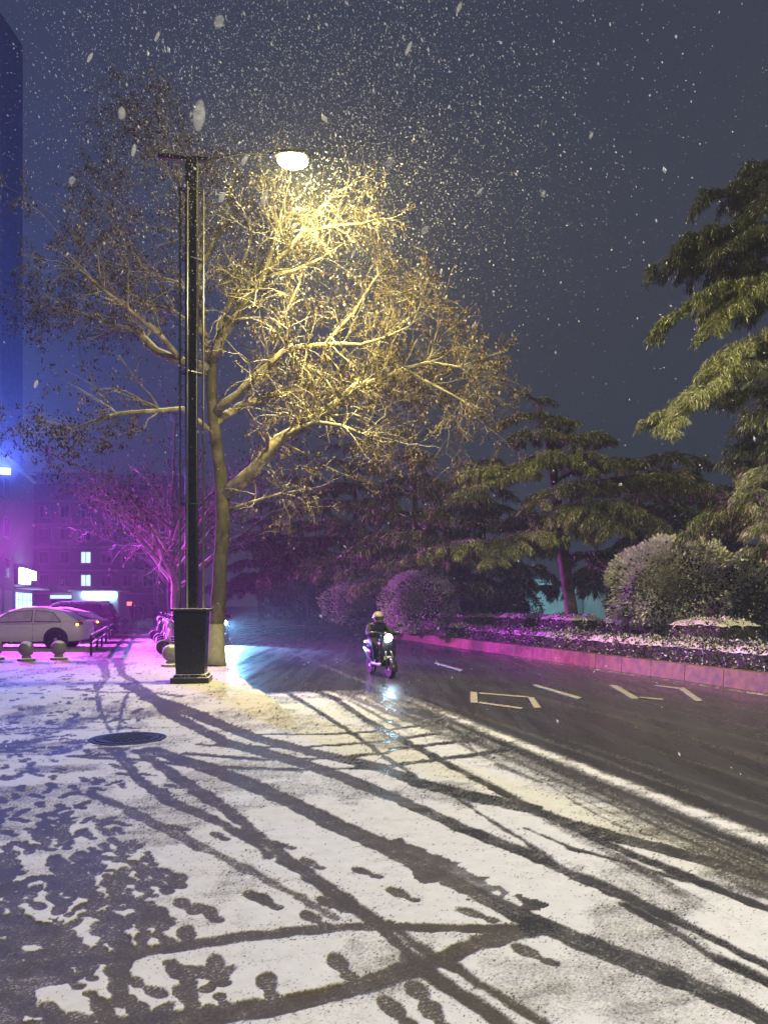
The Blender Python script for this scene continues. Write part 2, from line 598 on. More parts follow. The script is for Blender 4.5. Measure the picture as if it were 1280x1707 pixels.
FEET = [(610, 1457, 0), (670, 1494, 0), (793, 1527, 0), (888, 1592, 0), (661, 1690, 1), (703, 1662, 1), (725, 1697, 1), (568, 1615, 1),
        (445, 1505, 0), (360, 1615, 1), (445, 1647, 1), (525, 1535, 0), (555, 1510, 0), (470, 1411, 0), (520, 1442, 0), (365, 1395, 0), (312, 1565, 1),
        (290, 1312, 0), (320, 1352, 0), (280, 1338, 0), (310, 1512, 1), (340, 1520, 0), (352, 1525, 1), (430, 1500, 0), (300, 1470, 1)]


def seg_dist(X, Y, a, b):
    ax, ay, bx, by = a[0], a[1], b[0], b[1]
    dx, dy = bx - ax, by - ay
    L2 = dx * dx + dy * dy
    t = np.clip(((X - ax) * dx + (Y - ay) * dy) / L2, 0, 1)
    return np.hypot(X - ax - t * dx, Y - ay - t * dy), t


def snow_cover(X, Y):
    wx_, wy_ = X.copy(), Y.copy()
    X = wx_ + 0.014 * (fbm(wx_ * 17, wy_ * 17, 201, 4) - 0.5) + 0.020 * (fbm(wx_ * 4, wy_ * 4, 203, 2) - 0.5)
    Y = wy_ + 0.014 * (fbm(wx_ * 17, wy_ * 17, 205, 4) - 0.5) + 0.020 * (fbm(wx_ * 4, wy_ * 4, 207, 2) - 0.5)
    x0 = X + SL * Y
    wob = (fbm(X * 1.3, Y * 1.3, 3) - 0.5)
    fine = (fbm(X * 9, Y * 9, 21, 3) - 0.5)
    cover = np.ones_like(X) * 0.92
    # the carriageway is driven clear; beyond about 14 m the cycle lane too
    lane = 1 - sstep(x0 + wob * 0.5, 2.9, 4.1)
    lane *= 1 - sstep(Y + wob * 0.6 - 0.25 * (x0 - 1.6), 13.6, 14.5)
    side = 1 - sstep(x0, 1.42, 1.55)
    cover *= np.maximum(lane, side)
    u = (X * 1 + Y * SL) / DN
    v = (-X * SL + Y) / DN
    stre = fbm(u * 7, v * 0.18, 55, 4)
    part = sstep(x0, 2.3, 3.0) * (1 - sstep(x0, 4.1, 4.8)) * (1 - sstep(Y, 11, 19))
    cover = np.where(part > 0, cover * (1 - 0.55 * part * sstep(stre, 0.42, 0.62)), cover)
    cover = np.maximum(cover, 0.42 * part * sstep(stre, 0.45, 0.7))
    # slush left along the solid line and the far gutter
    ln = np.exp(-((x0 - 4.02 + wob * 0.08) / 0.13) ** 2) * (0.72 * (1 - sstep(Y, 9.5, 14)) + 0.36 * (1 - sstep(Y, 14, 60)))
    cover = np.maximum(cover, ln * (0.75 + 0.6 * fine))
    gut = np.exp(-((x0 - 10.62 + wob * 0.1) / 0.13) ** 2) * 0.8
    cover = np.maximum(cover, gut * (0.8 + fine * 0.8))
    cover = np.maximum(cover, 0.20 * sstep(stre, 0.5, 0.75) * sstep(x0, 4.1, 4.6))
    # wheel tracks
    ridge = np.zeros_like(X)
    for pts, (w0, w1), dep in TRACKS:
        g = [G(*p) for p in pts]
        n = len(g) - 1
        for i in range(n):
            a, b = g[i], g[i + 1]
            d = b - a
            ss = abs(d.x) / max(1e-6, math.hypot(d.x, d.y))
            ss = max(ss, 0.12)
            va = (w0 + (w1 - w0) * i / n)
            vb = (w0 + (w1 - w0) * (i + 1) / n)
            wa = va * a.y ** 2 / (EYE * FPX) * ss / 2
            wb = vb * b.y ** 2 / (EYE * FPX) * ss / 2
            wa, wb = min(max(wa * .78, 0.022), 0.22), min(max(wb * .78, 0.022), 0.22)
            R = max(wa, wb) + 0.25
            sel = (X > min(a.x, b.x) - R) & (X < max(a.x, b.x) + R) & (Y > min(a.y, b.y) - R) & (Y < max(a.y, b.y) + R)
            if not sel.any(): continue
            xs, ys = X[sel], Y[sel]
            ds, t = seg_dist(xs, ys, a, b)
            w = wa + (wb - wa) * t
            e = ds - w + fine[sel] * 0.05 + wob[sel] * 0.02
            k = 1 - dep * (1 - sstep(e, -0.022, 0.022))
            tread = (0.16 * (np.sin(ds * 170 + i) > 0.35) + 0.10 * (np.sin(t * math.hypot(d.x, d.y) * 110) > 0.5)) * (e < 0) * (w > 0.05) * (0.6 + wob[sel])
            c = cover[sel]
            cover[sel] = np.minimum(c, np.maximum(k * 0.95, 0.17 + 0.34 * fine[sel] + tread))
            rr = ridge[sel]
            ridge[sel] = np.maximum(rr, np.exp(-((e - 0.035) / 0.022) ** 2))
    # footprints
    feet = []
    for px, py, q in FEET:
        g = G(px, py)
        feet.append((g.x, g.y, (2.35 if q == 0 else 2.0) + random.uniform(-0.15, 0.15), 1.0))
    for _ in range(430):
        px, py = random.uniform(-260, 470), random.uniform(1240, 1720)
        lim = 230 + (py - 1240) * 0.28
        if px > lim + random.gauss(0, 45): continue
        g = G(px, py)
        feet.append((g.x, g.y, random.choice((2.3, 2.3, 2.1, 5.4, 1.5)) + random.uniform(-0.3, 0.3), random.uniform(0.8, 1.0)))
    for _ in range(330):
        px, py = random.uniform(-200, 330), random.uniform(1235, 1540)
        if px > 60 + (py - 1235) * 0.95: continue
        g = G(px, py)
        feet.append((g.x, g.y, random.choice((2.4, 2.2, 5.3, 1.6)) + random.uniform(-0.35, 0.35), random.uniform(0.75, 0.95)))
    for _ in range(260):
        px, py = random.uniform(-200, 230), random.uniform(1130, 1260)
        g = G(px, py)
        feet.append((g.x, g.y, random.uniform(0, 6.3), random.uniform(0.7, 1.1)))
    for fx, fy, an, sc in feet:
        sel = (np.abs(X - fx) < 0.3) & (np.abs(Y - fy) < 0.3)
        if not sel.any(): continue
        dx, dy = X[sel] - fx, Y[sel] - fy
        fu = (dx * math.cos(an) + dy * math.sin(an)) / sc
        fv = (-dx * math.sin(an) + dy * math.cos(an)) / sc
        fv = fv + fu * fu * 0.5
        sole = np.hypot((fu - 0.045) / 0.082, fv / 0.042)
        heel = np.hypot((fu + 0.09) / 0.042, fv / 0.032)
        waist = np.hypot((fu + 0.02) / 0.08, fv / 0.022)
        e = np.minimum(np.minimum(sole, heel), waist) + fine[sel] * 0.5
        k = sstep(e, 0.80, 1.32)
        cover[sel] = np.minimum(cover[sel], np.maximum(k * 0.95, 0.23 + 0.30 * fine[sel] + 0.14 * (np.sin(fu * 230) > 0.3)))
        ridge[sel] = np.maximum(ridge[sel], 0.5 * np.exp(-((e - 1.3) / 0.18) ** 2))
    # trodden thin at the near left corner and on the footway
    tr = (1 - sstep(X + 0.55 * (Y - 3.0), -1.5, -0.1)) * (1 - sstep(Y, 4.3, 6.5))
    cover = np.where(fbm(X * 6.0, Y * 6.0, 77, 4) + 0.20 * tr > 0.68 + 0.36 * (1 - tr), np.minimum(cover, 0.22 + 0.55 * (fbm(X * 14, Y * 14, 79, 3) - .35)), cover)
    tr2 = (1 - sstep(X, -3.2, -1.4)) * (1 - sstep(Y, 8, 16))
    cover -= 0.35 * tr2 * sstep(fbm(X * 2.4, Y * 2.4, 91, 4), 0.46, 0.6)
    wx = X + 0.312 * Y
    path = np.exp(-((wx + 1.25 + wob * 0.5) / 0.62) ** 4) * sstep(Y, 15.5, 24)
    cover -= 0.75 * path * (0.75 + 0.7 * fine)
    # manhole melted clear
    g = G(213, 1232)
    mh = np.hypot(X - g.x, Y - g.y) + fine * 0.1
    cover = np.where(mh < 0.44, np.minimum(cover, 0.05), cover)
    # thin and wind-combed places, grains kicked up beside the tracks
    thin = fbm(X * 1.7 + 3, Y * 0.9, 131, 4)
    cover -= 0.26 * sstep(thin, 0.52, 0.70) * (cover > 0.4)
    comb = fbm(u * 3.0 + Y * .6, v * 9.0, 133, 3)
    cover -= 0.12 * sstep(comb, 0.45, 0.7) * (cover > 0.4)
    cover += np.random.default_rng(9).normal(size=X.shape) * 0.07
    spk = np.random.default_rng(10).random(X.shape)
    cover -= 0.5 * (spk < 0.012 + 0.05 * np.clip(ridge, 0, 1)) * (cover > 0.4)
    # ploughed patch by the junction
    p = G(740, 1455)
    e = np.hypot((X - p.x + 0.6 * (Y - p.y)) / 0.22, (Y - p.y) / 0.55) + fine * 1.2
    cover = np.where(e < 1, np.minimum(cover, 0.2 + 0.4 * (fine + 0.3)), cover)
    return np.clip(cover, 0, 1), ridge * sstep(cover, 0.45, 0.8)


def build_ground():
    rows = np.concatenate([np.arange(3300, 1800, -14.0), np.arange(1800, 1046, -1.7), np.arange(1046, 1031, -1.0)])
    cols = np.concatenate([np.arange(-1500, -340, 14.0), np.arange(-340, 1621, 2.3), np.arange(1622, 2800, 14.0)])
    PY, PX = np.meshgrid(rows, cols, indexing='ij')
    Y = EYE * FPX / (PY - HZ)
    X = (PX - CX) / FPX * Y
    cov, rid = snow_cover(X, Y)
    x0 = X + SL * Y
    cs = cov.copy()
    for _ in range(2):
        cs[1:-1, 1:-1] = (cs[:-2, 1:-1] + cs[2:, 1:-1] + cs[1:-1, :-2] + cs[1:-1, 2:] + cs[1:-1, 1:-1]) / 5
    z = 0.005 * sstep(cs, 0.2, 0.7) + 0.012 * (fbm(X * 2.5, Y * 2.5, 41, 4) - 0.5) * sstep(cs, .2, .7)
    kerb_x = 1.45 + 0.25 * (1 - sstep(Y, 10, 16))
    pav = (x0 < kerb_x)
    z = z + 0.11 * pav * sstep(Y, 10.2, 13.0)
    z = z - 0.02 * (x0 > 10.9)
    V = np.stack([X, Y, z], -1).reshape(-1, 3)
    nr, nc = X.shape
    idx = np.arange(nr * nc).reshape(nr, nc)
    F = np.stack([idx[:-1, :-1], idx[:-1, 1:], idx[1:, 1:], idx[1:, :-1]], -1).reshape(-1, 4)
    fp = pav[:-1, :-1].reshape(-1)
    onroad = (x0[:-1, :-1] < 11.3).reshape(-1)
    for name, sel, mat in (('pavement', fp, M['pave']), ('road', (~fp) & onroad, M['road'])):
        Fs = F[sel]
        used, inv = np.unique(Fs, return_inverse=True)
        o = np_mesh(name, V[used], inv.reshape(-1, 4), mat, None, True, {'snow': cov.reshape(-1)[used]})
        tag(o, kind='structure')


build_ground()
gb = MB()
gb.add([(-900, -300, -0.10), (900, -300, -0.10), (900, 1500, -0.10), (-900, 1500, -0.10)], [(0, 1, 2, 3)])
tag(gb.build('ground', plain('distant_snowy_ground', (0.30, 0.30, 0.31), 0.9, scale=0.4, var=0.4)), kind='structure')

# kerb of the planted side: red granite, raised; planting bed behind it
kb = MB()
y = 6.0
while y < 110:
    a, b = S(10.95, y), S(10.95, y + 1.19)
    kb.taper(((a + b) / 2) + T * 0.15 + Vector((0, 0, -0.05)), (0.33, 1.185), (0.28, 1.185), 0.39, ROAD_ANG)
    y += 1.2 * 1 / DN * 1.0 + 0.0
tag(kb.build('kerb', M['kerb'], bevel=0.005), kind='structure')
vb = MB()
a, b, c, d = S(11.2, 5, 0.29), S(11.2, 130, 0.29), S(90, 130, 0.29), S(90, 5, 0.29)
vb.add([a, b, c, d], [(0, 3, 2, 1)])
tag(vb.build('planting_bed', M['soil']), kind='structure')

# worn road markings
def mark(name, quads, label):
    mb = MB()
    for q in quads:
        pts = [G(*p) for p in q]
        mb.slab([(p.x, p.y, 0.006) for p in pts], (0, 0, 1), 0.004)
    return tag(mb.build(name, M['paint']), kind='structure')


mark('lane_marking', [[(724, 1106), (728, 1105), (771, 1117), (768, 1119)]], '')
mark('lane_marking', [[(888, 1143), (894, 1142), (970, 1164), (963, 1166)]], '')
mark('road_arrow', [[(784, 1154), (795, 1155), (796, 1173), (784, 1172)], [(796, 1157), (800, 1155.5), (880, 1162), (880, 1164)],
                    [(796, 1173), (800, 1171), (872, 1181), (868, 1183)], [(880, 1163), (890, 1164), (902, 1181), (890, 1181)]], '')
mark('road_arrow', [[(1016, 1143), (1027, 1143), (1065, 1165), (1054, 1166)], [(1065, 1164), (1068, 1163), (1106, 1166), (1104, 1168)],
                    [(1090, 1144), (1094, 1143), (1132, 1147), (1130, 1149)], [(1130, 1148), (1140, 1147), (1171, 1169), (1160, 1170)]], '')


# ------------------------------------------------------------------ lamps
def area_lamp(name, loc, aim, size, power, col, parent=None, spread=180):
    ld = bpy.data.lights.new(name, 'AREA')
    ld.shape = 'DISK'
    ld.size = size
    ld.energy = power
    ld.color = col
    ld.spread = math.radians(spread)
    o = bpy.data.objects.new(name, ld)
    COL.objects.link(o)
    o.location = loc
    o.rotation_euler = (Vector(aim)).to_track_quat('-Z', 'Y').to_euler()
    if parent is not None:
        o.parent = parent
    return o


def spot_lamp(name, loc, aim, power, col, angle, blend=0.5, size=0.05, parent=None):
    ld = bpy.data.lights.new(name, 'SPOT')
    ld.energy = power
    ld.color = col
    ld.spot_size = math.radians(angle)
    ld.spot_blend = blend
    ld.shadow_soft_size = size
    o = bpy.data.objects.new(name, ld)
    COL.objects.link(o)
    o.location = loc
    o.rotation_euler = Vector(aim).to_track_quat('-Z', 'Y').to_euler()
    if parent is not None:
        o.parent = parent
    return o


def point_lamp(name, loc, power, col, size=0.1, parent=None):
    ld = bpy.data.lights.new(name, 'POINT')
    ld.energy = power
    ld.color = col
    ld.shadow_soft_size = size
    o = bpy.data.objects.new(name, ld)
    COL.objects.link(o)
    o.location = loc
    if parent is not None:
        o.parent = parent
    return o


def street_lamp(loc, rz, power, col, label):
    r = empty('street_lamp', loc, rz)
    tag(r, label, 'street lamp', 'street lamps along the pavement')
    b = MB()
    b.box((0, 0, 0.055), (0.72, 0.72, 0.11))
    b.taper((0, 0, 0.11), (0.66, 0.66), (0.58, 0.58), 0.06)
    b.build('plinth', M['black'], r, bevel=0.012)
    b = MB()
    b.taper((0, 0, 0.17), (0.54, 0.54), (0.62, 0.62), 1.20)
    b.build('base', M['black2'], r, bevel=0.01)
    b = MB()
    b.box((0, 0, 1.40), (0.72, 0.72, 0.055))
    b.build('base_cap', M['black'], r, bevel=0.012)
    b = MB()
    b.box((0, 0, 1.425 + 4.36), (0.235, 0.235, 8.72))
    b.build('column', M['black2'], r, bevel=0.02)
    for x, y in ((-0.22, -0.05), (-0.06, -0.22), (0.22, -0.03), (0.05, 0.22)):
        b = MB()
        b.tube([(x, y, 1.42), (x, y, 9.6)], 0.022, 10)
        b.build('rod', M['steel'], r, smooth=True)
    for z in (3.45, 6.0, 8.2, 9.55):
        b = MB()
        b.tube([(-0.22, -0.05, z), (-0.06, -0.22, z), (0.22, -0.03, z), (0.05, 0.22, z), (-0.22, -0.05, z)], 0.016, 6)
        b.box((0, 0, z), (0.44, 0.03, 0.03))
        b.box((0, 0, z), (0.03, 0.44, 0.03))
        b.build('ring', M['black2'], r)
    b = MB()
    b.box((-0.15, 0, 10.19), (0.98, 0.10, 0.075))
    b.tube([(0.32, 0, 10.19), (1.0, 0, 10.38), (1.55, 0, 10.40)], [0.022, 0.018, 0.016], 8)
    b.build('arm', M['black2'], r, bevel=0.01)
    hd = MB()
    hd.loft([[Vector((1.5 + s * 0.80, w * math.cos(t), 10.36 + h * math.sin(t) if math.sin(t) > 0 else 10.36 + 0.02 * math.sin(t)))
              for t in [2 * math.pi * k / 14 for k in range(14)]]
             for s, w, h in ((0, 0.05, 0.05), (0.15, 0.13, 0.10), (0.5, 0.20, 0.13), (0.85, 0.19, 0.11), (1.0, 0.07, 0.05))])
    h = hd.build('lamp_head', M['black2'], r, smooth=True)
    b = MB()
    b.ell((1.95, 0, 10.29), (0.30, 0.20, 0.14), 20, 10)
    b.build('lens', M['lens'], h, smooth=True)
    spot_lamp('lamp_light', (1.97, 0, 10.08), (.95, .42, -1) if rz == 0.12 else (.4, 0, -1), power, col, 158, .65, .16, r)
    point_lamp('lens_light', (1.97, 0, 10.08), power * .30, col, .12, r)
    return r


street_lamp((-3.74, 14.95, 0.118), 0.12, P_STREET, C_STREET, 'tall black street lamp with lit yellow head and square base beside the tree trunk')
street_lamp(S(0.45, -5.0, 0.0), ROAD_ANG, P_STREET_BACK, C_STREET_BACK, 'tall black street lamp added on the pavement behind the viewer for frontal light')  # unseen lamp, added to light the foreground from the front
street_lamp(S(11.75, 5.5, 0.36), math.pi + ROAD_ANG, P_STREET_FAR, C_STREET_BACK, 'tall black street lamp added in the planting bed across the road, right of the picture')  # unseen lamp, added to brighten the shrubs and hedge


# ------------------------------------------------------------------ branches and leaves
class Wood:
    """collects tapered limbs (one mesh) and remembers twig ends for the leaves"""
    def __init__(self, seed):
        self.mb = MB()
        self.r = random.Random(seed)
        self.tips = []
        self.inside = None

    def limb(self, pts, r0, r1, n=7):
        pts = [Vector(p) for p in pts]
        # resample with a little wander
        out = []
        for i in range(len(pts) - 1):
            a, b = pts[i], pts[i + 1]
            k = max(1, int((b - a).length / 0.45))
            for j in range(k):
                q = a.lerp(b, j / k)
                if i + j > 0:
                    q = q + Vector((self.r.gauss(0, 1), self.r.gauss(0, 1), self.r.gauss(0, 1))) * min(0.03, r0 * 0.35)
                out.append(q)
        out.append(pts[-1])
        m = len(out)
        rad = [r0 + (r1 - r0) * (i / max(1, m - 1)) ** 0.9 for i in range(m)]
        self.mb.tube(out, rad, n)
        return out, rad

    def grow(self, p, d, length, r, lvl, droop=0.0, up=0.0):
        """a side branch that wanders and forks"""
        R = self.r
        step = max(0.10, length / 7)
        pts, q, dd = [Vector(p)], Vector(p), Vector(d).normalized()
        n = max(3, int(length / step))
        for i in range(n):
            dd = (dd + Vector((R.gauss(0, .17), R.gauss(0, .17), R.gauss(0, .17) + up - droop * i / n))).normalized()
            q = q + dd * step
            if self.inside and not self.inside(q):
                n = i
                break
            pts.append(q)
        if n < 2:
            return
        rad = [max(0.0035, r * (1 - 0.8 * i / n)) for i in range(n + 1)]
        pts = pts[:n + 1]
        self.mb.tube(pts, rad, 5 if r > 0.02 else 3, cap=False)
        if lvl <= 0:
            for i in range(1, n + 1):
                self.tips.append((pts[i], dd))
            return
        kids = R.randint(3, 5) if lvl > 1 else R.randint(3, 6)
        for k in range(kids):
            i = R.randint(max(1, n // 4), n)
            a, b = basis(dd)
            t = R.uniform(0, 6.28)
            side = (a * math.cos(t) + b * math.sin(t))
            nd = (dd * R.uniform(0.5, 0.9) + side * R.uniform(0.5, 0.9)).normalized()
            self.grow(pts[i], nd, length * R.uniform(0.42, 0.68), rad[i] * 0.65, lvl - 1, droop, up)
        self.tips.append((pts[-1], dd))


def leaf_cloud(pts, axes, length, width, tint, rng, fold=0.35, jitter=0.25):
    """diamond leaves folded along the midrib: V, F(tri), tint"""
    n = len(pts)
    ax = axes / (np.linalg.norm(axes, axis=1, keepdims=True) + 1e-9)
    rnd = rng.normal(size=(n, 3))
    sd = np.cross(ax, rnd)
    sd /= (np.linalg.norm(sd, axis=1, keepdims=True) + 1e-9)
    nm = np.cross(ax, sd)
    L = (length * (1 + jitter * rng.normal(size=n)).clip(0.4, 1.8))[:, None]
    W = (width * (1 + jitter * rng.normal(size=n)).clip(0.4, 1.8))[:, None]
    a = pts
    b = pts + ax * L * 0.5 + sd * W * 0.5 + nm * W * fold
    c = pts + ax * L
    d = pts + ax * L * 0.5 - sd * W * 0.5 + nm * W * fold
    V = np.stack([a, b, c, d], 1).reshape(-1, 3)
    i = np.arange(n) * 4
    F = np.concatenate([np.stack([i, i + 1, i + 2], 1), np.stack([i, i + 2, i + 3], 1)])
    return V, F, np.repeat(tint, 4)


def plane_tree(base, limbs, trunk, label, seed, leaves_per=1.0, bark='bark', group=None, twig=1.0, lod=2, leaf=0.072, name='plane_tree', inside=None):
    root = empty(name, base)
    tag(root, label, 'tree', group)
    W = Wood(seed)
    R = W.r
    inv = Vector(base)
    W.inside = inside
    tp = [Vector(p) - inv for p, _ in trunk]
    rr = [x for _, x in trunk]
    # trunk is its own part
    tb = MB()
    fine, fr = [], []
    for i in range(len(tp) - 1):
        for j in range(4):
            f = j / 4
            fine.append(tp[i].lerp(tp[i + 1], f) + Vector((R.gauss(0, .008), R.gauss(0, .008), 0)))
            fr.append((rr[i] + (rr[i + 1] - rr[i]) * f) * R.uniform(0.96, 1.05))
    fine.append(tp[-1]); fr.append(rr[-1])
    fr[0] *= 1.25; fr[1] *= 1.08
    tb.tube(fine, fr, 14)
    tb.build('trunk', M[bark], root, smooth=True)
    for pts, r0, r1, dens in limbs:
        out, rad = W.limb([Vector(p) - inv for p in pts], r0 * 1.4, r1 * 1.2)
        L = sum((out[i + 1] - out[i]).length for i in range(len(out) - 1))
        cnt = max(3, int(L * 5.5 * dens * twig))
        for k in range(cnt):
            i = min(len(out) - 2, int(len(out) * (0.18 + 0.82 * R.random() ** 0.8)))
            dd = (out[i + 1] - out[i]).normalized()
            a, b = basis(dd)
            t = R.uniform(0, 6.28)
            nd = dd * R.uniform(0.25, 0.9) + (a * math.cos(t) + b * math.sin(t)) * R.uniform(0.5, 1.0) + Vector((0, 0, R.uniform(-0.15, 0.35)))
            W.grow(out[i], nd, R.uniform(0.7, 1.7), max(0.009, rad[i] * 0.38), lod - 1 if R.random() < .75 else lod, R.uniform(0.0, 0.28), R.uniform(0, 0.05))
        W.grow(out[-1], out[-1] - out[-2], 1.2, r1, lod, 0.1, 0.05)
    W.mb.build('branch', M['limb_bark' if bark == 'bark' else bark], root, smooth=True)
    if leaves_per > 0:
        rng = np.random.default_rng(seed)
        tips = W.tips
        n = int(len(tips) * leaves_per)
        pick = rng.integers(0, len(tips), n)
        pick = pick - pick % 3
        if name == 'plane_tree':
            lp = Vector((-1.8, 15.2, 10.1)) - inv
            pick = np.array([i for i in pick if (tips[i][0] - lp).length > 3.4 or R.random() < .3])
            n = len(pick)
        pts = np.array([tips[i][0] for i in pick]) + rng.normal(size=(n, 3)) * 0.05
        ax = rng.normal(size=(n, 3)) * 0.45 + np.array([0, 0, -1.0])
        V, F, t = leaf_cloud(pts, ax, leaf, leaf * 0.55, rng.random(n) ** 1.15, rng, 0.45, 0.3)
        np_mesh('foliage', V, F, M['deadleaf'], root, False, {'tint': t})
    return root, W


TY = 19.6
def Q(px, py, dy=0.0):
    return P(px, py, TY + dy)


main_limbs = [
    ([Q(375, 825), Q(426, 779, -.5), Q(467, 733, -.8), Q(529, 691, -1.0), Q(591, 645, -1.1), Q(669, 614, -1.0), Q(715, 606, -.9), Q(765, 608, -.8), Q(822, 592, -.7)], .14, .022, 1.0),
    ([Q(467, 733, -.8), Q(529, 702, -1.5), Q(570, 708, -1.9), Q(602, 722, -2.1), Q(660, 735, -2.2)], .05, .015, 1.0),
    ([Q(380, 851), Q(426, 836, -.4), Q(470, 822, -.8), Q(514, 815, -1.0)], .05, .014, .7),
    ([Q(360, 706), Q(400, 676, .5), Q(467, 655, .8), Q(545, 655, 1.1), Q(610, 640, 1.3), Q(690, 660, 1.5), Q(760, 665, 1.6)], .085, .015, 1.0),
    ([Q(357, 690), Q(395, 655, -.5), Q(447, 609, -1.0), Q(478, 578, -1.2), Q(540, 577, -1.5), Q(602, 573, -1.7), Q(680, 545, -1.9)], .09, .016, 1.1),
    ([Q(478, 578, -1.2), Q(480, 545, -1.4), Q(478, 520, -1.5), Q(500, 470, -1.6)], .045, .015, 1.1),
    ([Q(354, 600), Q(370, 560, -.2), Q(385, 532, -.4), Q(426, 480, -.9), Q(447, 449, -1.3), Q(462, 387, -1.9), Q(470, 350, -2.2)], .11, .02, 1.2),
    ([Q(368, 552), Q(372, 532, .2), Q(395, 470, .4), Q(410, 420, .4), Q(430, 360, .3)], .075, .018, 1.1),
    ([Q(447, 449, -1.3), Q(480, 415, -1.8), Q(509, 387, -2.1), Q(555, 375, -2.3), Q(602, 372, -2.5)], .055, .018, .8),
    ([Q(509, 387, -2.1), Q(524, 356, -2.3), Q(550, 332, -2.5)], .03, .012, .6),
    ([Q(440, 462, -1.1), Q(490, 450, -1.4), Q(540, 430, -1.7), Q(548, 420, -1.8)], .04, .014, 1.2),
    ([Q(351, 614), Q(302, 600, .1), Q(261, 583, .3), Q(220, 552, .6), Q(147, 526, 1.0), Q(95, 512, 1.3), Q(40, 500, 1.5)], .10, .016, 1.0),
    ([Q(302, 600, .1), Q(267, 557, -.5), Q(214, 517, -.9), Q(178, 486, -1.2), Q(130, 440, -1.5), Q(100, 400, -1.7)], .06, .014, 1.0),
    ([Q(345, 560), Q(294, 521, .5), Q(249, 510, .9), Q(190, 470, 1.3), Q(140, 400, 1.6)], .06, .014, 1.0),
    ([Q(345, 520), Q(298, 472, .6), Q(240, 450, 1.0), Q(190, 370, 1.4), Q(165, 300, 1.7)], .05, .012, 1.0),
    ([Q(352, 720), Q(307, 684, -.4), Q(267, 688, -.8), Q(192, 690, -1.3), Q(120, 712, -1.6), Q(75, 722, -1.8)], .06, .012, .9),
    ([Q(352, 640), Q(338, 560, .3), Q(332, 480, .5), Q(322, 400, .7), Q(300, 300, .9), Q(275, 215, 1.1), Q(250, 150, 1.2)], .09, .014, 1.0),
    ([Q(330, 450, .5), Q(370, 380, .8), Q(390, 300, 1.0), Q(395, 240, 1.2)], .05, .012, .9),
    ([Q(300, 300, .9), Q(230, 240, 1.2), Q(180, 190, 1.5), Q(150, 165, 1.7)], .04, .012, 1.0),
    ([Q(590, 645, -1.1), Q(640, 570, -.6), Q(690, 520, -.3), Q(735, 490, -.1)], .045, .012, 1.2),
    ([Q(540, 577, -1.5), Q(590, 520, -1.1), Q(630, 460, -.8), Q(655, 440, -.7)], .04, .012, 1.1),
    ([Q(669, 614, -1.0), Q(720, 640, -1.2), Q(770, 665, -1.5), Q(800, 700, -1.6)], .03, .01, 1.2),
    ([Q(610, 640, 1.3), Q(660, 690, 1.7), Q(690, 740, 1.9), Q(700, 780, 2.0)], .03, .01, 1.0),
]
OUT = [(-60, 330), (60, 280), (110, 150), (250, 90), (340, 150), (420, 290), (500, 318), (560, 328), (625, 362), (660, 440), (740, 500), (800, 560), (860, 590), (900, 700)]


def crown_outline(q):
    w = q + G(358, 1118) + Vector((0, 0, .1))
    x = (w.x / TY) * FPX + CX
    yy = HZ - (w.z - EYE) / TY * FPX
    for (xa, ya), (xb, yb) in zip(OUT, OUT[1:]):
        if xa <= x <= xb:
            return yy > ya + (yb - ya) * (x - xa) / (xb - xa) - 6
    return -60 < x < 900


main_trunk = [(G(358, 1118) + Vector((0, 0, .05)), .235), (Q(362, 1040), .20), (Q(366, 950), .185), (Q(371, 870), .185), (Q(371, 820), .19), (Q(364, 770), .16), (Q(357, 715), .15), (Q(352, 650), .14), (Q(354, 600), .125), (Q(368, 550), .09)]
plane_tree(G(358, 1118) + Vector((0, 0, .1)), main_limbs, main_trunk, 'big bare plane tree with withered leaves lit yellow by the street lamp', 5, 2.0, twig=1.15, inside=crown_outline)

# the row of street trees behind it, under the coloured light
def auto_tree(base, h, spread, label, seed, group, lean=0.0):
    R = random.Random(seed)
    b = Vector(base)
    fork = h * R.uniform(0.22, 0.28)
    tr = [(b, .17), (b + Vector((0.03, 0, fork * .5)), .14), (b + Vector((0.0, 0.05, fork)), .13), (b + Vector((-.1, 0, h * .5)), .08)]
    limbs = []
    for k in range(15):
        a = k * 2.4 + R.uniform(-.3, .3)
        z = fork * R.uniform(0.85, 1.0) + h * 0.02 * k * .9
        s = spread * R.uniform(.75, 1.1) * (1 - k * 0.024)
        top = z + (h - z) * R.uniform(.30, .55) + k * .08
        e = b + Vector((math.cos(a) * s + lean, math.sin(a) * s, top))
        st = b + Vector((0, 0, z))
        m1 = st.lerp(e, .35) + Vector((0, 0, .35))
        m2 = st.lerp(e, .7) + Vector((0, 0, .35))
        limbs.append(([st, m1, m2, e], .07, .014, .55))
    limbs.append(([b + Vector((-.1, 0, h * .5)), b + Vector((0, 0, h * .75)), b + Vector((.1, .1, h))], .07, .014, .7))
    return plane_tree(b, limbs, tr, label, seed, .45, 'bark3', group, 1.7, 1, .12, 'street_tree')


row = [(S(0.05, 31, .11), 9.8, 6.6, 'bare street tree just behind the lamp base, its low branches lit violet'),
       (S(-0.2, 42, .11), 10.5, 6.4, 'second bare street tree of the row, behind the parked scooters'),
       (S(-0.4, 54, .11), 10.5, 4.8, 'third bare street tree of the row, farther down the pavement'),
       (S(-0.6, 68, .11), 10.5, 4.8, 'farthest bare street tree of the row, faint in the haze')]
for i, (b, h, s, lab) in enumerate(row):
    auto_tree(b, h, s, lab, 40 + i, 'street trees in a row along the pavement')


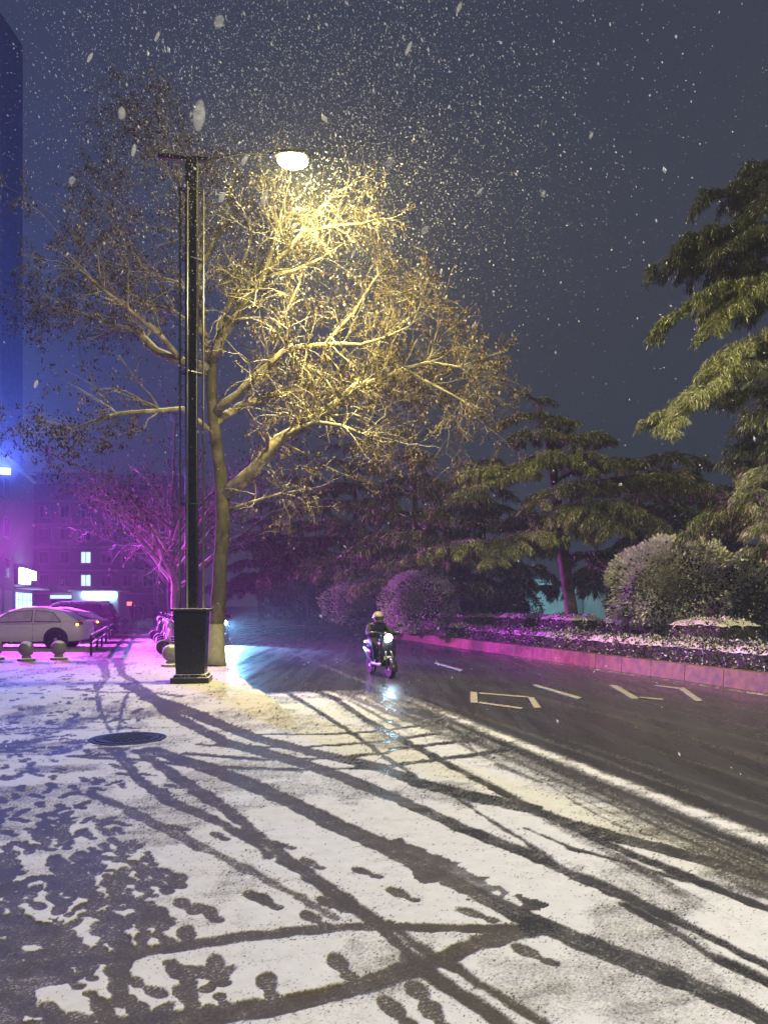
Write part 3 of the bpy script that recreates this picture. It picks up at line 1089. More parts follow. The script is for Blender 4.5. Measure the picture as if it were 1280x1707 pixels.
# ------------------------------------------------------------------ cedars
class Cedar:
    def __init__(self, name, base, label, seed, group=None, cat='tree'):
        self.root = tag(empty(name, base), label, cat, group)
        self.o = Vector(base)
        self.rng = np.random.default_rng(seed)
        self.R = random.Random(seed)
        self.wood = MB()
        self.P, self.A, self.Tn = [], [], []

    def trunk(self, pts, radii):
        mb = MB()
        fine, fr = [], []
        pts = [Vector(p) - self.o for p in pts]
        for i in range(len(pts) - 1):
            for j in range(5):
                f = j / 5
                fine.append(pts[i].lerp(pts[i + 1], f))
                fr.append((radii[i] + (radii[i + 1] - radii[i]) * f) * self.R.uniform(.95, 1.05))
        fine.append(pts[-1]); fr.append(radii[-1])
        mb.tube(fine, fr, 12)
        mb.build('trunk', M['bark2'], self.root, smooth=True)

    def pad(self, a, b, half, droop=0.5, dens=1.0, arch=0.25, lit=0.0, needle=0.17):
        """one flat branch: a rib from a to b, side ribs, hanging needle sprays"""
        R, rng = self.R, self.rng
        a, b = Vector(a) - self.o, Vector(b) - self.o
        L = (b - a).length
        ax = (b - a).normalized()
        side = ax.cross(Vector((0, 0, 1)))
        side = side.normalized() if side.length > .1 else Vector((1, 0, 0))
        rib = []
        m = max(5, int(L / 0.22))
        for i in range(m + 1):
            f = i / m
            p = a.lerp(b, f) + Vector((0, 0, arch * L * math.sin(math.pi * min(1, f * 1.05)) * .6 - droop * .35 * f ** 3))
            rib.append(p)
        self.wood.tube(rib, [max(.008, .05 * (1 - i / m) + .008) for i in range(m + 1)], 5)
        nsub = max(5, int(L / 0.085 * dens))
        for k in range(nsub):
            f = R.uniform(0.15, 1.0)
            i = min(m, int(f * m))
            s = R.choice((-1, 1))
            w = half * 1.2 * (0.35 + 0.75 * math.sin(math.pi * min(1, .15 + f * .8))) * R.uniform(.55, 1.1)
            d = (side * s * 1.0 + ax * R.uniform(.1, .75) + Vector((0, 0, R.uniform(-.05, .3)))).normalized()
            q = Vector(rib[i])
            n = max(4, int(w / 0.07))
            pts = []
            for j in range(n):
                g = j / n
                d2 = (d + Vector((0, 0, -1.9 * droop * g * g))).normalized()
                q = q + d2 * (w / n)
                pts.append(q.copy())
            self.wood.tube([rib[i]] + pts, [.012] + [.006] * n, 3, cap=False)
            P0 = np.array(pts)
            cnt = int(n * 26 * dens)
            ii = rng.integers(0, n, cnt)
            pp = P0[ii] + rng.normal(size=(cnt, 3)) * np.array([.045, .045, .03])
            g = ii / n
            dirs = np.array(d)[None, :] * .50 + rng.normal(size=(cnt, 3)) * .38
            dirs[:, 2] -= droop * (.75 + 1.1 * g)
            self.P.append(pp)
            self.A.append(dirs)
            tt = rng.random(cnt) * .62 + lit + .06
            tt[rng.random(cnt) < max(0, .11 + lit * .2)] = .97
            self.Tn.append(tt)
        self.nlen = needle

    def done(self, needle=0.145, width=.017):
        self.wood.build('branch', M['bark2'], self.root)
        pts, ax, t = np.concatenate(self.P), np.concatenate(self.A), np.concatenate(self.Tn)
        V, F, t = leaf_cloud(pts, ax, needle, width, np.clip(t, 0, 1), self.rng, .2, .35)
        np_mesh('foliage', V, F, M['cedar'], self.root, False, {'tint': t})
        return self.root


# the cedar behind the hedge, in the middle right
CYD = 24.5
def C1(px, py, dy=0.0): return P(px, py, CYD + dy)
cb = C1(957, 1075); cb.z = 0.29
c = Cedar('cedar_tree', cb, 'spreading cedar with layered drooping branches and leaning brown trunk behind the clipped hedge', 3, 'cedars across the street')
c.trunk([cb, C1(950, 1000), C1(938, 920), C1(928, 840), C1(918, 760), C1(908, 700), C1(893, 668)], [.24, .20, .185, .17, .14, .10, .05])
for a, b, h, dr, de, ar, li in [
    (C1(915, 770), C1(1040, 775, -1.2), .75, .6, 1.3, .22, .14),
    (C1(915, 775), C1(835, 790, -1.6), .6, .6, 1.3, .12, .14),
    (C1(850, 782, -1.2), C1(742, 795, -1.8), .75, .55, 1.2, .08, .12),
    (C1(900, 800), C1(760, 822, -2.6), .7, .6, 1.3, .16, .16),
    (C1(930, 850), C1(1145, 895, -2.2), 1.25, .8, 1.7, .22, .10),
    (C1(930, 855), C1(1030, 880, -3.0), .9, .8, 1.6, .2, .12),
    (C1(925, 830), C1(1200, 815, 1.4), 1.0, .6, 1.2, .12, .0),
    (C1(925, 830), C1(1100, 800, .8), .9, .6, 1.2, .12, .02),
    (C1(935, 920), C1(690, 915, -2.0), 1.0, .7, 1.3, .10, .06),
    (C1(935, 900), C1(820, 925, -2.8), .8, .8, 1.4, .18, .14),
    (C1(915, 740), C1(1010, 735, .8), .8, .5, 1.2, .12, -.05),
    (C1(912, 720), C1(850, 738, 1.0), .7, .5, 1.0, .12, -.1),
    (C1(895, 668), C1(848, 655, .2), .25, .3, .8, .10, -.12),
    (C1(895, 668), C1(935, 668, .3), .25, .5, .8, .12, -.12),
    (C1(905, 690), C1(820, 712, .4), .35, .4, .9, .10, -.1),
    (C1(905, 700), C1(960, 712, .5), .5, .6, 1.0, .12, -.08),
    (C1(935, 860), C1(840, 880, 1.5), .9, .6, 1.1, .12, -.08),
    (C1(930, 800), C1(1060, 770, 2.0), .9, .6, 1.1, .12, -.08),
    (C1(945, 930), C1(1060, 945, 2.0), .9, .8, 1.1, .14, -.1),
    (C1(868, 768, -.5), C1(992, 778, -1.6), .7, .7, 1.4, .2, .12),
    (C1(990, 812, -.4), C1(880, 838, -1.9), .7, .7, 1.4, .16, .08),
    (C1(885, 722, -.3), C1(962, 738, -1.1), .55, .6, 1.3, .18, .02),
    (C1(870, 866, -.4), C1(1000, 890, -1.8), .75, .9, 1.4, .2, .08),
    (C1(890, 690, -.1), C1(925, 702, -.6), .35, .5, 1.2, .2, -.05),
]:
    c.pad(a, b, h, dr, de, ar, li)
c.done()

# the nearer cedar cut by the right edge of the picture
CYN = 16.5
def C2(px, py, dy=0.0): return P(px, py, CYN + dy)
cb = C2(1352, 1075); cb.z = .29
c = Cedar('cedar_tree', cb, 'tall dark cedar at the right edge, its top black against the night sky', 8, 'cedars across the street')
c.trunk([cb, C2(1350, 900), C2(1345, 700), C2(1335, 500), C2(1325, 330), C2(1322, 200)], [.30, .26, .22, .16, .10, .04])
for a, b, h, dr, de, ar, li in [  # li: lower pads tinted as if lit, upper pads as if in shade
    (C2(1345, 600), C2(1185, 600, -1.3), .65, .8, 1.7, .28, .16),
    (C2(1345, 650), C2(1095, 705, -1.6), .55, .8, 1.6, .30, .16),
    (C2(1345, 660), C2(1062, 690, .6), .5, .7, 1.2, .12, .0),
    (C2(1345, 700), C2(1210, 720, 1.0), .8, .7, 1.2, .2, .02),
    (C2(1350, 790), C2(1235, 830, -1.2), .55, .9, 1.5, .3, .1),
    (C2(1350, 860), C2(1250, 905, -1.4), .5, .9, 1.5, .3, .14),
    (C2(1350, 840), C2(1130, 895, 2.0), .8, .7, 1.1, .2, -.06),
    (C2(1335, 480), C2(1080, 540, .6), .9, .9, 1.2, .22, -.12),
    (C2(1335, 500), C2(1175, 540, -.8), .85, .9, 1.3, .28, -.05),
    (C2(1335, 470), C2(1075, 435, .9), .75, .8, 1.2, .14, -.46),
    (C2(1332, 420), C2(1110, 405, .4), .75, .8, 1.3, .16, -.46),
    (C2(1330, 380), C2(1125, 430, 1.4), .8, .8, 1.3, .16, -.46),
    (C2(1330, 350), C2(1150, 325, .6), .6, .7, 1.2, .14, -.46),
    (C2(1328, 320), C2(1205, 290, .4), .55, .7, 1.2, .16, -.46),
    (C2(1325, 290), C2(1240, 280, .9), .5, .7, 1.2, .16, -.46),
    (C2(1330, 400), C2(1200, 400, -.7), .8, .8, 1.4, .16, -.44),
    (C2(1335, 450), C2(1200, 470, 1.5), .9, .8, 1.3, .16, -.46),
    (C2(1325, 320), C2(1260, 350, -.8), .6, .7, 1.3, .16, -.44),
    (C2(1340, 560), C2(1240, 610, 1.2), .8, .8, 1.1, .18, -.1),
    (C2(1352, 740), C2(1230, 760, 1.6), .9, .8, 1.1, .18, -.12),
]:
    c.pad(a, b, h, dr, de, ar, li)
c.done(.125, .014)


def far_cedar(px, Y, ztop, spread, label, seed, tiers=8, lean=0.0):
    b = P(px, 1010, Y); b.z = .29
    R = random.Random(seed)
    c = Cedar('cedar_tree', b, label, seed, 'cedars across the street')
    top = b + Vector((lean, 0, ztop - .36))
    c.trunk([b, b.lerp(top, .5) + Vector((.1, 0, 0)), top], [.28, .18, .04])
    for t in range(tiers):
        f = 0.27 + 0.71 * t / (tiers - 1)
        s = spread * (1.05 - 0.75 * f) * R.uniform(.8, 1.15)
        for k in range(4):
            a = t * 1.1 + k * 1.571 + R.uniform(-.4, .4)
            st = b.lerp(top, f)
            en = st + Vector((math.cos(a) * s, math.sin(a) * s * .8, R.uniform(-.6, .25)))
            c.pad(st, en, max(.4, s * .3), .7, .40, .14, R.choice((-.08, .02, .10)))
    c.done(.30, .045)


far_cedar(690, 34, 8.4, 4.6, 'dark cedar left of the spreading one, behind the violet bush', 21, 8)
far_cedar(590, 42, 10.6, 5.6, 'dark cedar behind the bare plane tree branches', 22, 8)
far_cedar(500, 52, 10.5, 5.4, 'dim cedar farther along the planted side, left of the scooter rider', 23, 8)
far_cedar(435, 66, 10.5, 5.5, 'faintest cedar near the far end of the street', 24, 7)
far_cedar(800, 33, 8.0, 4.4, 'dark cedar directly left of and behind the leaning brown trunk', 25, 7)
far_cedar(1110, 33, 8.3, 5.5, 'black cedar behind the round snowy shrub', 26, 8)
far_cedar(1300, 28, 9.2, 4.8, 'black cedar farther behind the one at the right edge', 27, 8)


# ------------------------------------------------------------------ hedges and shrubs
def leaf_shell(name, part, root, pts, nrm, leaf, mat, seed, snow_bias=0.0, top=0.0):
    rng = np.random.default_rng(seed)
    n = len(pts)
    ax = nrm * .22 + rng.normal(size=(n, 3)) * .8
    t = rng.random(n) * .72
    up = np.clip(nrm[:, 2], 0, 1)
    patch = .35 + 1.3 * fbm(pts[:, 0] * 2.2 + seed, pts[:, 2] * 2.2 + pts[:, 1] * 2.2, seed, 3)
    sn = rng.random(n) < (snow_bias * patch + top * up)
    t = np.where(sn, .80 + .2 * rng.random(n), t)
    V, F, tt = leaf_cloud(pts, ax, leaf, leaf * .62, t, rng, .25, .3)
    np_mesh(part, V, F, M[mat], root, False, {'tint': tt})


def hedge_block(y0, y1, x0, x1, z0, z1, label, seed, group, dens=420, top=.75, name='hedge'):
    ym = (y0 + y1) / 2
    base = S((x0 + x1) / 2, ym, z0)
    root = tag(empty(name, base, ROAD_ANG), label, 'hedge', group)
    L, W, H = abs(y1 - y0) * DN, (x1 - x0) / DN, z1 - z0
    b = MB()
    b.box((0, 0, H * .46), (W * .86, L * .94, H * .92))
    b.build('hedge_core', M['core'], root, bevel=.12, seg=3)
    rng = np.random.default_rng(seed)
    faces = [((1, 0, 0), L * H), ((-1, 0, 0), L * H), ((0, 1, 0), W * H), ((0, -1, 0), W * H), ((0, 0, 1), L * W * 1.5)]
    PP, NN = [], []
    for nv, ar in faces:
        n = int(ar * dens)
        u, v = rng.random(n) - .5, rng.random(n) - .5
        nv = np.array(nv, float)
        if nv[0]: p = np.stack([np.full(n, nv[0] * W / 2), u * L, (v + .5) * H], 1)
        elif nv[1]: p = np.stack([u * W, np.full(n, nv[1] * L / 2), (v + .5) * H], 1)
        else: p = np.stack([u * W, v * L, np.full(n, H)], 1)
        PP.append(p); NN.append(np.repeat(nv[None], n, 0))
    p, nn = np.concatenate(PP), np.concatenate(NN)
    # round the shoulders and let the surface wander
    q = p.copy()
    sh = .24
    ex = np.clip(np.abs(p[:, 0]) - (W / 2 - sh), 0, None) / sh
    ey = np.clip(np.abs(p[:, 1]) - (L / 2 - sh * 1.6), 0, None) / (sh * 1.6)
    ez = np.clip(p[:, 2] - (H - sh), 0, None) / sh
    e2 = np.sqrt(ex ** 2 + ey ** 2 + ez ** 2)
    sc_ = np.where(e2 > 1, 1 - 1 / np.maximum(e2, 1e-6), 0)
    q[:, 0] -= np.sign(p[:, 0]) * ex * sc_ * sh
    q[:, 1] -= np.sign(p[:, 1]) * ey * sc_ * sh * 1.6
    q[:, 2] -= ez * sc_ * sh
    q += (fbm(p[:, 1] * 2.2 + seed, p[:, 0] * 2 + p[:, 2] * 2.3, seed, 3)[:, None] - .5) * nn * .20
    q += rng.normal(size=q.shape) * .018
    leaf_shell(name, 'foliage', root, q, nn, .068, 'hedge', seed, .16, top * .6)
    nx_, ny_ = 9, max(8, int(L / .12))
    uu, vv = np.meshgrid(np.linspace(-.5, .5, nx_), np.linspace(-.5, .5, ny_), indexing='ij')
    zx = np.minimum(1, (0.5 - np.abs(uu)) * 6) * np.minimum(1, (0.5 - np.abs(vv)) * L * 2.2)
    hz_ = H - .10 - (.07 if name == 'low_hedge' else 0) + .135 * np.sqrt(np.clip(zx, 0, 1)) + .085 * (fbm(uu * W * 6 + seed, vv * L * 6, seed, 3) - .5)
    gv = np.stack([uu * W * .98, vv * L * .99, hz_], -1).reshape(-1, 3)
    gi = np.arange(nx_ * ny_).reshape(nx_, ny_)
    gf = np.stack([gi[:-1, :-1], gi[1:, :-1], gi[1:, 1:], gi[:-1, 1:]], -1).reshape(-1, 4)
    np_mesh('snow_cap', gv, gf, M['hedge_snow'], root, True)
    return root


blocks = [(13.2, 15.9, 'clipped snowy hedge block cut by the right edge'),
          (16.7, 19.2, 'clipped snowy hedge block in front of the round shrub, beside the spiky plant'),
          (19.8, 22.3, 'clipped snowy hedge block between the cedar trunk and the round shrub'),
          (23.0, 26.0, 'clipped snowy hedge block right under the leaning cedar trunk'),
          (26.3, 29.5, 'small clipped snowy hedge block left of the leaning cedar trunk'),
          (30.5, 36.9, 'dim clipped hedge block under the violet bush'),
          (37.6, 46.6, 'long violet topped hedge block behind the scooter rider'),
          (48.0, 70.0, 'farthest long hedge block at the end of the kerb')]
for i, (a, b, lab) in enumerate(blocks):
    hedge_block(a + .28, b - .28, 12.05, 13.15, .29, (1.20, 1.25, 1.24, 1.26, 1.26, 1.24, 1.30, 1.36)[i], lab, 100 + i, 'clipped hedge blocks behind the kerb', 420 if b < 30 else 200)
hedge_block(12.5, 30.0, 11.28, 11.90, .29, .83, 'low dark hedge strip with snowy leaves right behind the red kerb, near part', 120, None, 520, .25, 'low_hedge')
hedge_block(30.2, 75.0, 11.28, 11.90, .29, .90, 'low dark hedge strip behind the red kerb, far violet part', 121, None, 170, .6, 'low_hedge')


def round_shrub(c, r, label, seed, leaf=.075, n=6500, snow_bias=.3, mat='shrub', group=None, name='round_shrub'):
    c = Vector(c)
    root = tag(empty(name, (c.x, c.y, .29)), label, 'shrub', group)
    rng = np.random.default_rng(seed)
    n = int(n * 1.9)
    d = rng.normal(size=(n, 3))
    d /= np.linalg.norm(d, axis=1, keepdims=True)
    lump = 1 + .42 * (fbm(d[:, 0] * 2.6 + 5, d[:, 2] * 2.6 + d[:, 1] * 2.6 + 9, seed, 4) - .5)
    lump = lump * (1 - .16 * rng.random(n) ** 2 + .05 * rng.random(n) ** 6)
    p = d * np.array(r) * lump[:, None] + np.array([0, 0, c.z - .29])
    keep = p[:, 2] > .05
    b = MB()
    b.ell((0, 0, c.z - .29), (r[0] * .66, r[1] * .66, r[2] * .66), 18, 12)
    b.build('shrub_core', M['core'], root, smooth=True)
    nn = d / np.array(r)
    nn /= np.linalg.norm(nn, axis=1, keepdims=True)
    leaf_shell(name, 'foliage', root, p[keep], nn[keep], leaf, mat, seed, snow_bias, .5)
    return root


round_shrub(P(1128, 982, 20.0), (1.72, 1.5, 1.28), 'large round evergreen shrub with pale snowy leaves behind the hedge', 61, .092, 12000, .75)
round_shrub(P(1238, 1000, 19.4), (1.0, 1.0, .95), 'darker round shrub joined to the right side of the large snowy one', 62, .085, 4600, .25)
round_shrub(P(697, 1003, 31.5), (1.55, 1.2, 1.30), 'rounded bush lit bright violet across the road', 63, .10, 4200, .75)
round_shrub(P(790, 990, 35), (1.9, 1.3, 1.4), 'dark purple bush between the violet bush and the cedar trunk', 64, .11, 2800, .08)
round_shrub(P(612, 1006, 38), (2.3, 1.4, 1.15), 'low sloping violet bush left of the bright violet bush', 65, .11, 4200, .5)
round_shrub(P(540, 998, 52), (2.0, 1.5, 1.5), 'dim violet bush above the hedge, left of the rider', 66, .14, 2600, .5)
round_shrub(P(478, 1002, 60), (2.2, 1.6, 1.3), 'farthest dim bush by the end of the kerb', 67, .15, 1800, .2)
round_shrub(P(850, 1015, 33), (1.3, 1.0, 1.0), 'low dark bush left of the leaning cedar trunk', 68, .10, 1800, .06)

# spiky plants
def spiky(loc, n, L, label, seed):
    R = random.Random(seed)
    root = tag(empty('yucca_plant', loc), label, 'plant', 'spiky plants behind the hedge')
    mb = MB()
    for k in range(n):
        a = R.uniform(0, 6.28); t = R.uniform(.15, 1.25)
        d = Vector((math.cos(a) * math.sin(t), math.sin(a) * math.sin(t), math.cos(t)))
        s = d.cross(Vector((0, 0, 1))).normalized() * .022
        l = L * R.uniform(.75, 1.1)
        p1 = d * l * .5; p2 = d * l + Vector((0, 0, -.08 * l))
        mb.add([(0, 0, 0), p1 + s, p2, p1 - s, p1 + Vector((0, 0, .012))], [(0, 1, 4), (1, 2, 4), (2, 3, 4), (3, 0, 4)])
    mb.build('leaf_rosette', plain('yucca_leaf', (0.36, 0.34, 0.20), .5, snow=.3), root)
    st = MB(); st.tube([(0, 0, -.6), (0, 0, .03)], [.05, .06], 8)
    st.build('stem', M['bark2'], root)


spiky(P(1217, 1062, 17.6), 34, .55, 'larger spiky pale yucca beside the hedge block under the round shrub', 1)
spiky(P(1243, 1066, 17.3), 20, .34, 'smaller spiky pale yucca right of the larger one', 2)

# ------------------------------------------------------------------ beyond the planting: wall, bare white tree, park lamps, parked car in the dark
wb = empty('boundary_wall', (17.5, 45, .3), .05)
tag(wb, 'pale wall in turquoise light seen under the cedar branches', 'wall')
b = MB(); b.box((0, 0, 1.35), (19, .25, 2.7)); b.build('wall_panel', M['white_wall'], wb)
b = MB()
for k in range(7): b.box((-9.3 + k * 3.1, -.02, 1.42), (.4, .36, 2.86))
b.build('pier', M['wall2'], wb, bevel=.02)
b = MB(); b.box((0, 0, 2.76), (19.2, .42, .12)); b.build('coping', M['wall2'], wb)


def park_lamp(px, py, Y, label, power, col, size):
    p = P(px, py, Y)
    r = tag(empty('park_lamp', (p.x, p.y, .3)), label, 'lamp')
    b = MB(); b.tube([(0, 0, 0), (0, 0, p.z - .3 - size)], [.07, .045], 10); b.lathe([(.14, 0), (.14, .12), (.08, .2)], (0, 0, 0), 12)
    b.build('post', M['black2'], r, smooth=True)
    b = MB(); b.ell((0, 0, p.z - .3), (size, size, size), 14, 8); b.build('globe', M['cyanlamp'], r, smooth=True)
    point_lamp('globe_light', (0, size + .08, p.z - .3), power, col, .1, r)


park_lamp(868, 862, 41, 'small turquoise white lamp shining through the cedar branches', 700, (.35, .9, 1.0), .16)
park_lamp(437, 969, 80, 'tiny distant white lamp at the far end of the hedge', 120, (.8, .9, 1.0), .16)

limb = []
wt = P(872, 1010, 37); wt.z = .29
tr = [(wt, .10), (P(872, 985, 37), .08), (P(868, 975, 37), .07)]
limb = [([P(870, 985, 37), P(858, 962, 37), P(846, 946, 37.3), P(836, 938, 37.5)], .05, .015, .3), ([P(870, 985, 37), P(878, 960, 37.1), P(892, 945, 37.2)], .045, .015, .3),
        ([P(871, 980, 37), P(895, 955, 36.8), P(897, 930, 36.8)], .035, .012, .3)]
plane_tree(wt, limb, tr, 'small bare tree with pale forked limbs in turquoise light', 71, 0, 'bark', None, .5, 1, name='bare_tree')


# ------------------------------------------------------------------ cars
def car(loc, rz, paint, label, L=4.4, W=1.78, H=1.46, suv=False, frost=True, lit_tail=True, heads=False, group='parked cars by the pavement'):
    """nose along local +x"""
    r = tag(empty('parked_car' if not heads else 'car', loc, rz), label, 'car', group)
    h = L / 2
    belt = .90 if not suv else 1.02
    pm = M[paint]

    def ring(x, zb, zt, hw, top=.86):
        pts = []
        zm = zb + (zt - zb) * .55
        half = [(0, zb), (hw * .86, zb), (hw * .97, zb + .06), (hw, zm), (hw * .975, zm + (zt - zm) * .55), (hw * top, zt), (0, zt + .02)]
        for y_, z_ in half: pts.append(Vector((x, y_, z_)))
        for y_, z_ in half[-2:0:-1]: pts.append(Vector((x, -y_, z_)))
        return pts

    hw = W / 2
    b = MB()
    if suv:
        st = [(-h, .45, .92, hw * .84), (-h + .06, .32, belt, hw * .93), (-h + .4, .26, belt + .02, hw), (-.6, .22, belt, hw), (.7, .22, belt - .01, hw), (1.2, .24, belt - .02, hw), (h - .35, .26, belt - .10, hw * .97), (h - .08, .3, belt - .22, hw * .87), (h, .42, belt - .34, hw * .76)]
    else:
        st = [(-h, .42, .80, hw * .80), (-h + .05, .30, .93, hw * .90), (-h + .35, .25, belt + .06, hw * .98), (-.6, .2, belt + .01, hw), (.6, .2, belt - .02, hw), (1.05, .2, belt - .02, hw), (h - .45, .22, belt - .16, hw * .97), (h - .1, .26, belt - .26, hw * .86), (h, .38, belt - .36, hw * .74)]
    b.loft([ring(*s) for s in st])
    body = b.build('body', pm, r, smooth=True, bevel=0)
    # cabin
    if suv: cs = [(-h + .10, .02, .80, .93), (-h + .42, H - .10 - belt, .72, .93), (-h + 1.1, H - belt, .74, .95), (.25, H - belt - .01, .74, .95), (.62, H - belt - .12, .73, .94), (1.25, .0, .84, .92)]
    else: cs = [(-h + .22, .03, .74, .88), (-h + .75, H - .17 - belt, .66, .90), (-h + 1.45, H - belt, .66, .92), (-.1, H - belt - .01, .67, .93), (.35, H - belt - .12, .68, .93), (1.25, .0, .80, .90)]

    def cring(x, dz, tw, bw):
        zt = belt + max(dz, .01)
        half = [(0, belt - .06), (hw * bw, belt - .06), (hw * (bw * .55 + tw * .45), belt + dz * .5), (hw * tw, zt - min(.05, dz * .3)), (hw * tw * .85, zt), (0, zt + .025)]
        return [Vector((x, a, c_)) for a, c_ in half] + [Vector((x, -a, c_)) for a, c_ in half[-2:0:-1]]
    b = MB(); b.loft([cring(*s) for s in cs])
    cab = b.build('cabin', pm, r, smooth=True)
    gm = M['frost'] if frost else M['glass']

    def side_at(x, f):
        """a point on the cabin side at x and height fraction f"""
        for i in range(len(cs) - 1):
            a, c_ = cs[i], cs[i + 1]
            if a[0] <= x <= c_[0]:
                t = (x - a[0]) / (c_[0] - a[0])
                dz = a[1] + (c_[1] - a[1]) * t; tw = a[2] + (c_[2] - a[2]) * t; bw = a[3] + (c_[3] - a[3]) * t
                y_ = hw * (bw + (tw - bw) * (f * .9 if f > .5 else f * .9)) + .012
                return Vector((x, y_, belt + max(.01, dz) * f))
        return Vector((x, hw * .8, belt))
    xs0, xs1 = cs[1][0] + (.0 if not suv else .1), cs[4][0]
    mid = (xs0 + xs1) / 2 + .02
    for s in (1, -1):
        for x0_, x1_ in ((xs0, mid - .05), (mid + .05, xs1 + .45)):
            lo0, lo1 = side_at(x0_ + .0, .10), side_at(x1_, .10)
            hi1, hi0 = side_at(min(x1_, xs1 - .02), .80), side_at(x0_ + .28 if x0_ == xs0 else x0_, .80)
            poly = [Vector((q.x, q.y * s, q.z)) for q in (lo0, lo1, hi1, hi0)]
            w = MB(); w.slab(poly, (0, s, 0), .012); wo = w.build('window', gm, r)
            e = MB(); e.tube([Vector((q.x, q.y + s * .012, q.z)) for q in poly + [poly[0]]], .014, 5); e.build('window_seal', M['black2'], wo)
        # mirror, handles, seams
        q = side_at(xs1 + .30, .15)
        mm = MB(); mm.ell((q.x, (q.y + .11) * s, q.z + .02), (.09, .11, .075), 10, 6); mm.build('mirror', M['plastic'], r, smooth=True)
        for hx in (xs0 + .25, mid + .22):
            d_ = MB(); d_.box((hx, s * (hw * .985), belt - .13), (.2, .035, .035)); d_.build('door_handle', pm, r, bevel=.01)
        for sx in (xs0 - .02, mid, xs1 + .52):
            sm = MB(); sm.tube([(sx, s * (hw * .93), belt - .03), (sx, s * (hw * .995 + .002), .66), (sx, s * (hw * .975 + .002), .30)], .006, 4)
            sm.build('door_seam', M['black2'], r)
        sk = MB(); sk.box((0, s * hw * .93, .235), (L * .5, .06, .09)); sk.build('sill_trim', M['plastic'], r, bevel=.02)
        # lights
        tl = MB(); tl.ell((-h + .17, s * hw * .83, .86 if not suv else .95), (.17, .085, .085), 12, 8, rot=(0, .25, s * .35)); tl.build('tail_light', M['redlens'], r, smooth=True)
        if lit_tail:
            ti = MB(); ti.ell((-h + .20, s * hw * .885, .85 if not suv else .94), (.075, .06, .055), 10, 6); ti.build('indicator', M['amber'], r, smooth=True)
        hl = MB(); hl.ell((h - .22, s * hw * .74, belt - .24), (.17, .12, .075), 12, 8, rot=(0, -.2, -s * .5))
        hl.build('headlight', M['headlight'] if heads else M['frost'], r, smooth=True)
        for wx in (-L * .295, L * .305):
            wr = .33 if not suv else .37
            ar = MB(); ar.lathe([(wr + .075, hw - .20), (wr + .075, hw + .006), (wr + .03, hw + .012)], (0, 0, 0), 28, axis='y')
            ao = ar.build('wheel_arch', M['plastic'], r, smooth=False); ao.location = (wx, 0, wr + .02); ao.scale = (1, s, 1)
            wh = empty('wheel', (wx, s * (hw - .08), wr)); wh.parent = r
            ty = MB(); ty.lathe([(wr * .62, -.09), (wr * .93, -.105), (wr, -.07), (wr, .07), (wr * .93, .105), (wr * .66, .10)], (0, 0, 0), 28, axis='y'); ty.build('tyre', M['rubber'], wh, smooth=True)
            ri = MB(); ri.lathe([(wr * .66, .03), (wr * .66, .085), (wr * .60, .085), (wr * .58, .04)], (0, 0, 0), 24, axis='y')
            for q_ in range(10):
                a = q_ * math.pi / 5
                ri.box((math.cos(a) * wr * .34, .07, math.sin(a) * wr * .34), (wr * .56, .022, .035), rot=(0, -a, 0))
            ri.lathe([(.06, .05), (.06, .10), (.02, .11)], (0, 0, 0), 12, axis='y')
            for z_ in ri.v: pass
            ro = ri.build('rim', M['alloy'], wh, smooth=False); ro.scale = (1, s, 1)
    rw = MB()
    a, c_ = cs[0], cs[1]
    rw.slab([(a[0] + .05, hw * .66, belt + .06), (a[0] + .05, -hw * .66, belt + .06), (c_[0] - .03, -hw * .56, belt + c_[1] * .92), (c_[0] - .03, hw * .56, belt + c_[1] * .92)], (-1, 0, .8), .035)
    rw.build('rear_window', gm, r)
    ws = MB()
    a, c_ = cs[4], cs[5]
    ws.slab([(a[0] + .05, hw * .58, belt + a[1] * .93), (a[0] + .05, -hw * .58, belt + a[1] * .93), (c_[0] - .12, -hw * .72, belt + .06), (c_[0] - .12, hw * .72, belt + .06)], (.8, 0, 1), .035)
    ws.build('windscreen', gm, r)
    for bx, bz, bw in ((-h + .07, .42, .80), (h - .1, .36, .72)):
        bp = MB(); bp.box((bx, 0, bz), (.2, W * bw, .20)); bp.build('bumper', pm if paint == 'white_paint' else M['plastic'], r, bevel=.06, seg=3)
    pl = MB(); pl.box((-h - .035, 0, .60), (.02, .44, .13)); pl.build('number_plate', M['plate'], r)
    return r


PERP = math.atan2(-SL, -1.0)     # nose away from the pavement
def carpos(px, py): return G(px, py)
g = G(62, 1087)
car((g.x - .75, g.y + .75, .10), math.pi + .12, 'white_paint', 'snow covered white hatchback with glowing amber rear lamp, nearest of the parked cars', 4.35, 1.80, 1.46)
car((-13.7, 31.4, .10), math.pi + .16, 'dark_paint', 'dark sedan with snowy roof parked behind the white hatchback', 4.5, 1.78, 1.42)
car((-15.3, 37.3, .10), math.pi + .2, 'dark_paint', 'dark tall estate car, third along the low rail', 4.6, 1.85, 1.72, suv=True, lit_tail=False, frost=False)

# ------------------------------------------------------------------ ball bollards, low rail, manhole
def bollard(px, py, label, r=.205):
    g = G(px, py)
    o = tag(empty('ball_bollard', (g.x, g.y, .115)), label, 'bollard', 'round stone bollards on the pavement')
    b = MB(); b.ell((0, 0, .12 + r), (r, r, r), 24, 16); b.build('ball', M['stone'], o, smooth=True)
    b = MB(); b.lathe([(r * 1.12, 0), (r * 1.12, .055), (r * 1.02, .07), (r * .60, .075), (r * .55, .14)], (0, 0, 0), 24); b.build('foot', M['stone'], o, smooth=False)
    return o


bollard(44, 1109, 'round stone bollard below the door of the white hatchback')
bollard(98, 1107, 'round stone bollard in front of the rear wheel of the white hatchback')
bollard(-8, 1107, 'round stone bollard cut off by the left edge')
bollard(285, 1119, 'snow capped ball bollard close against the street lamp base', .21)


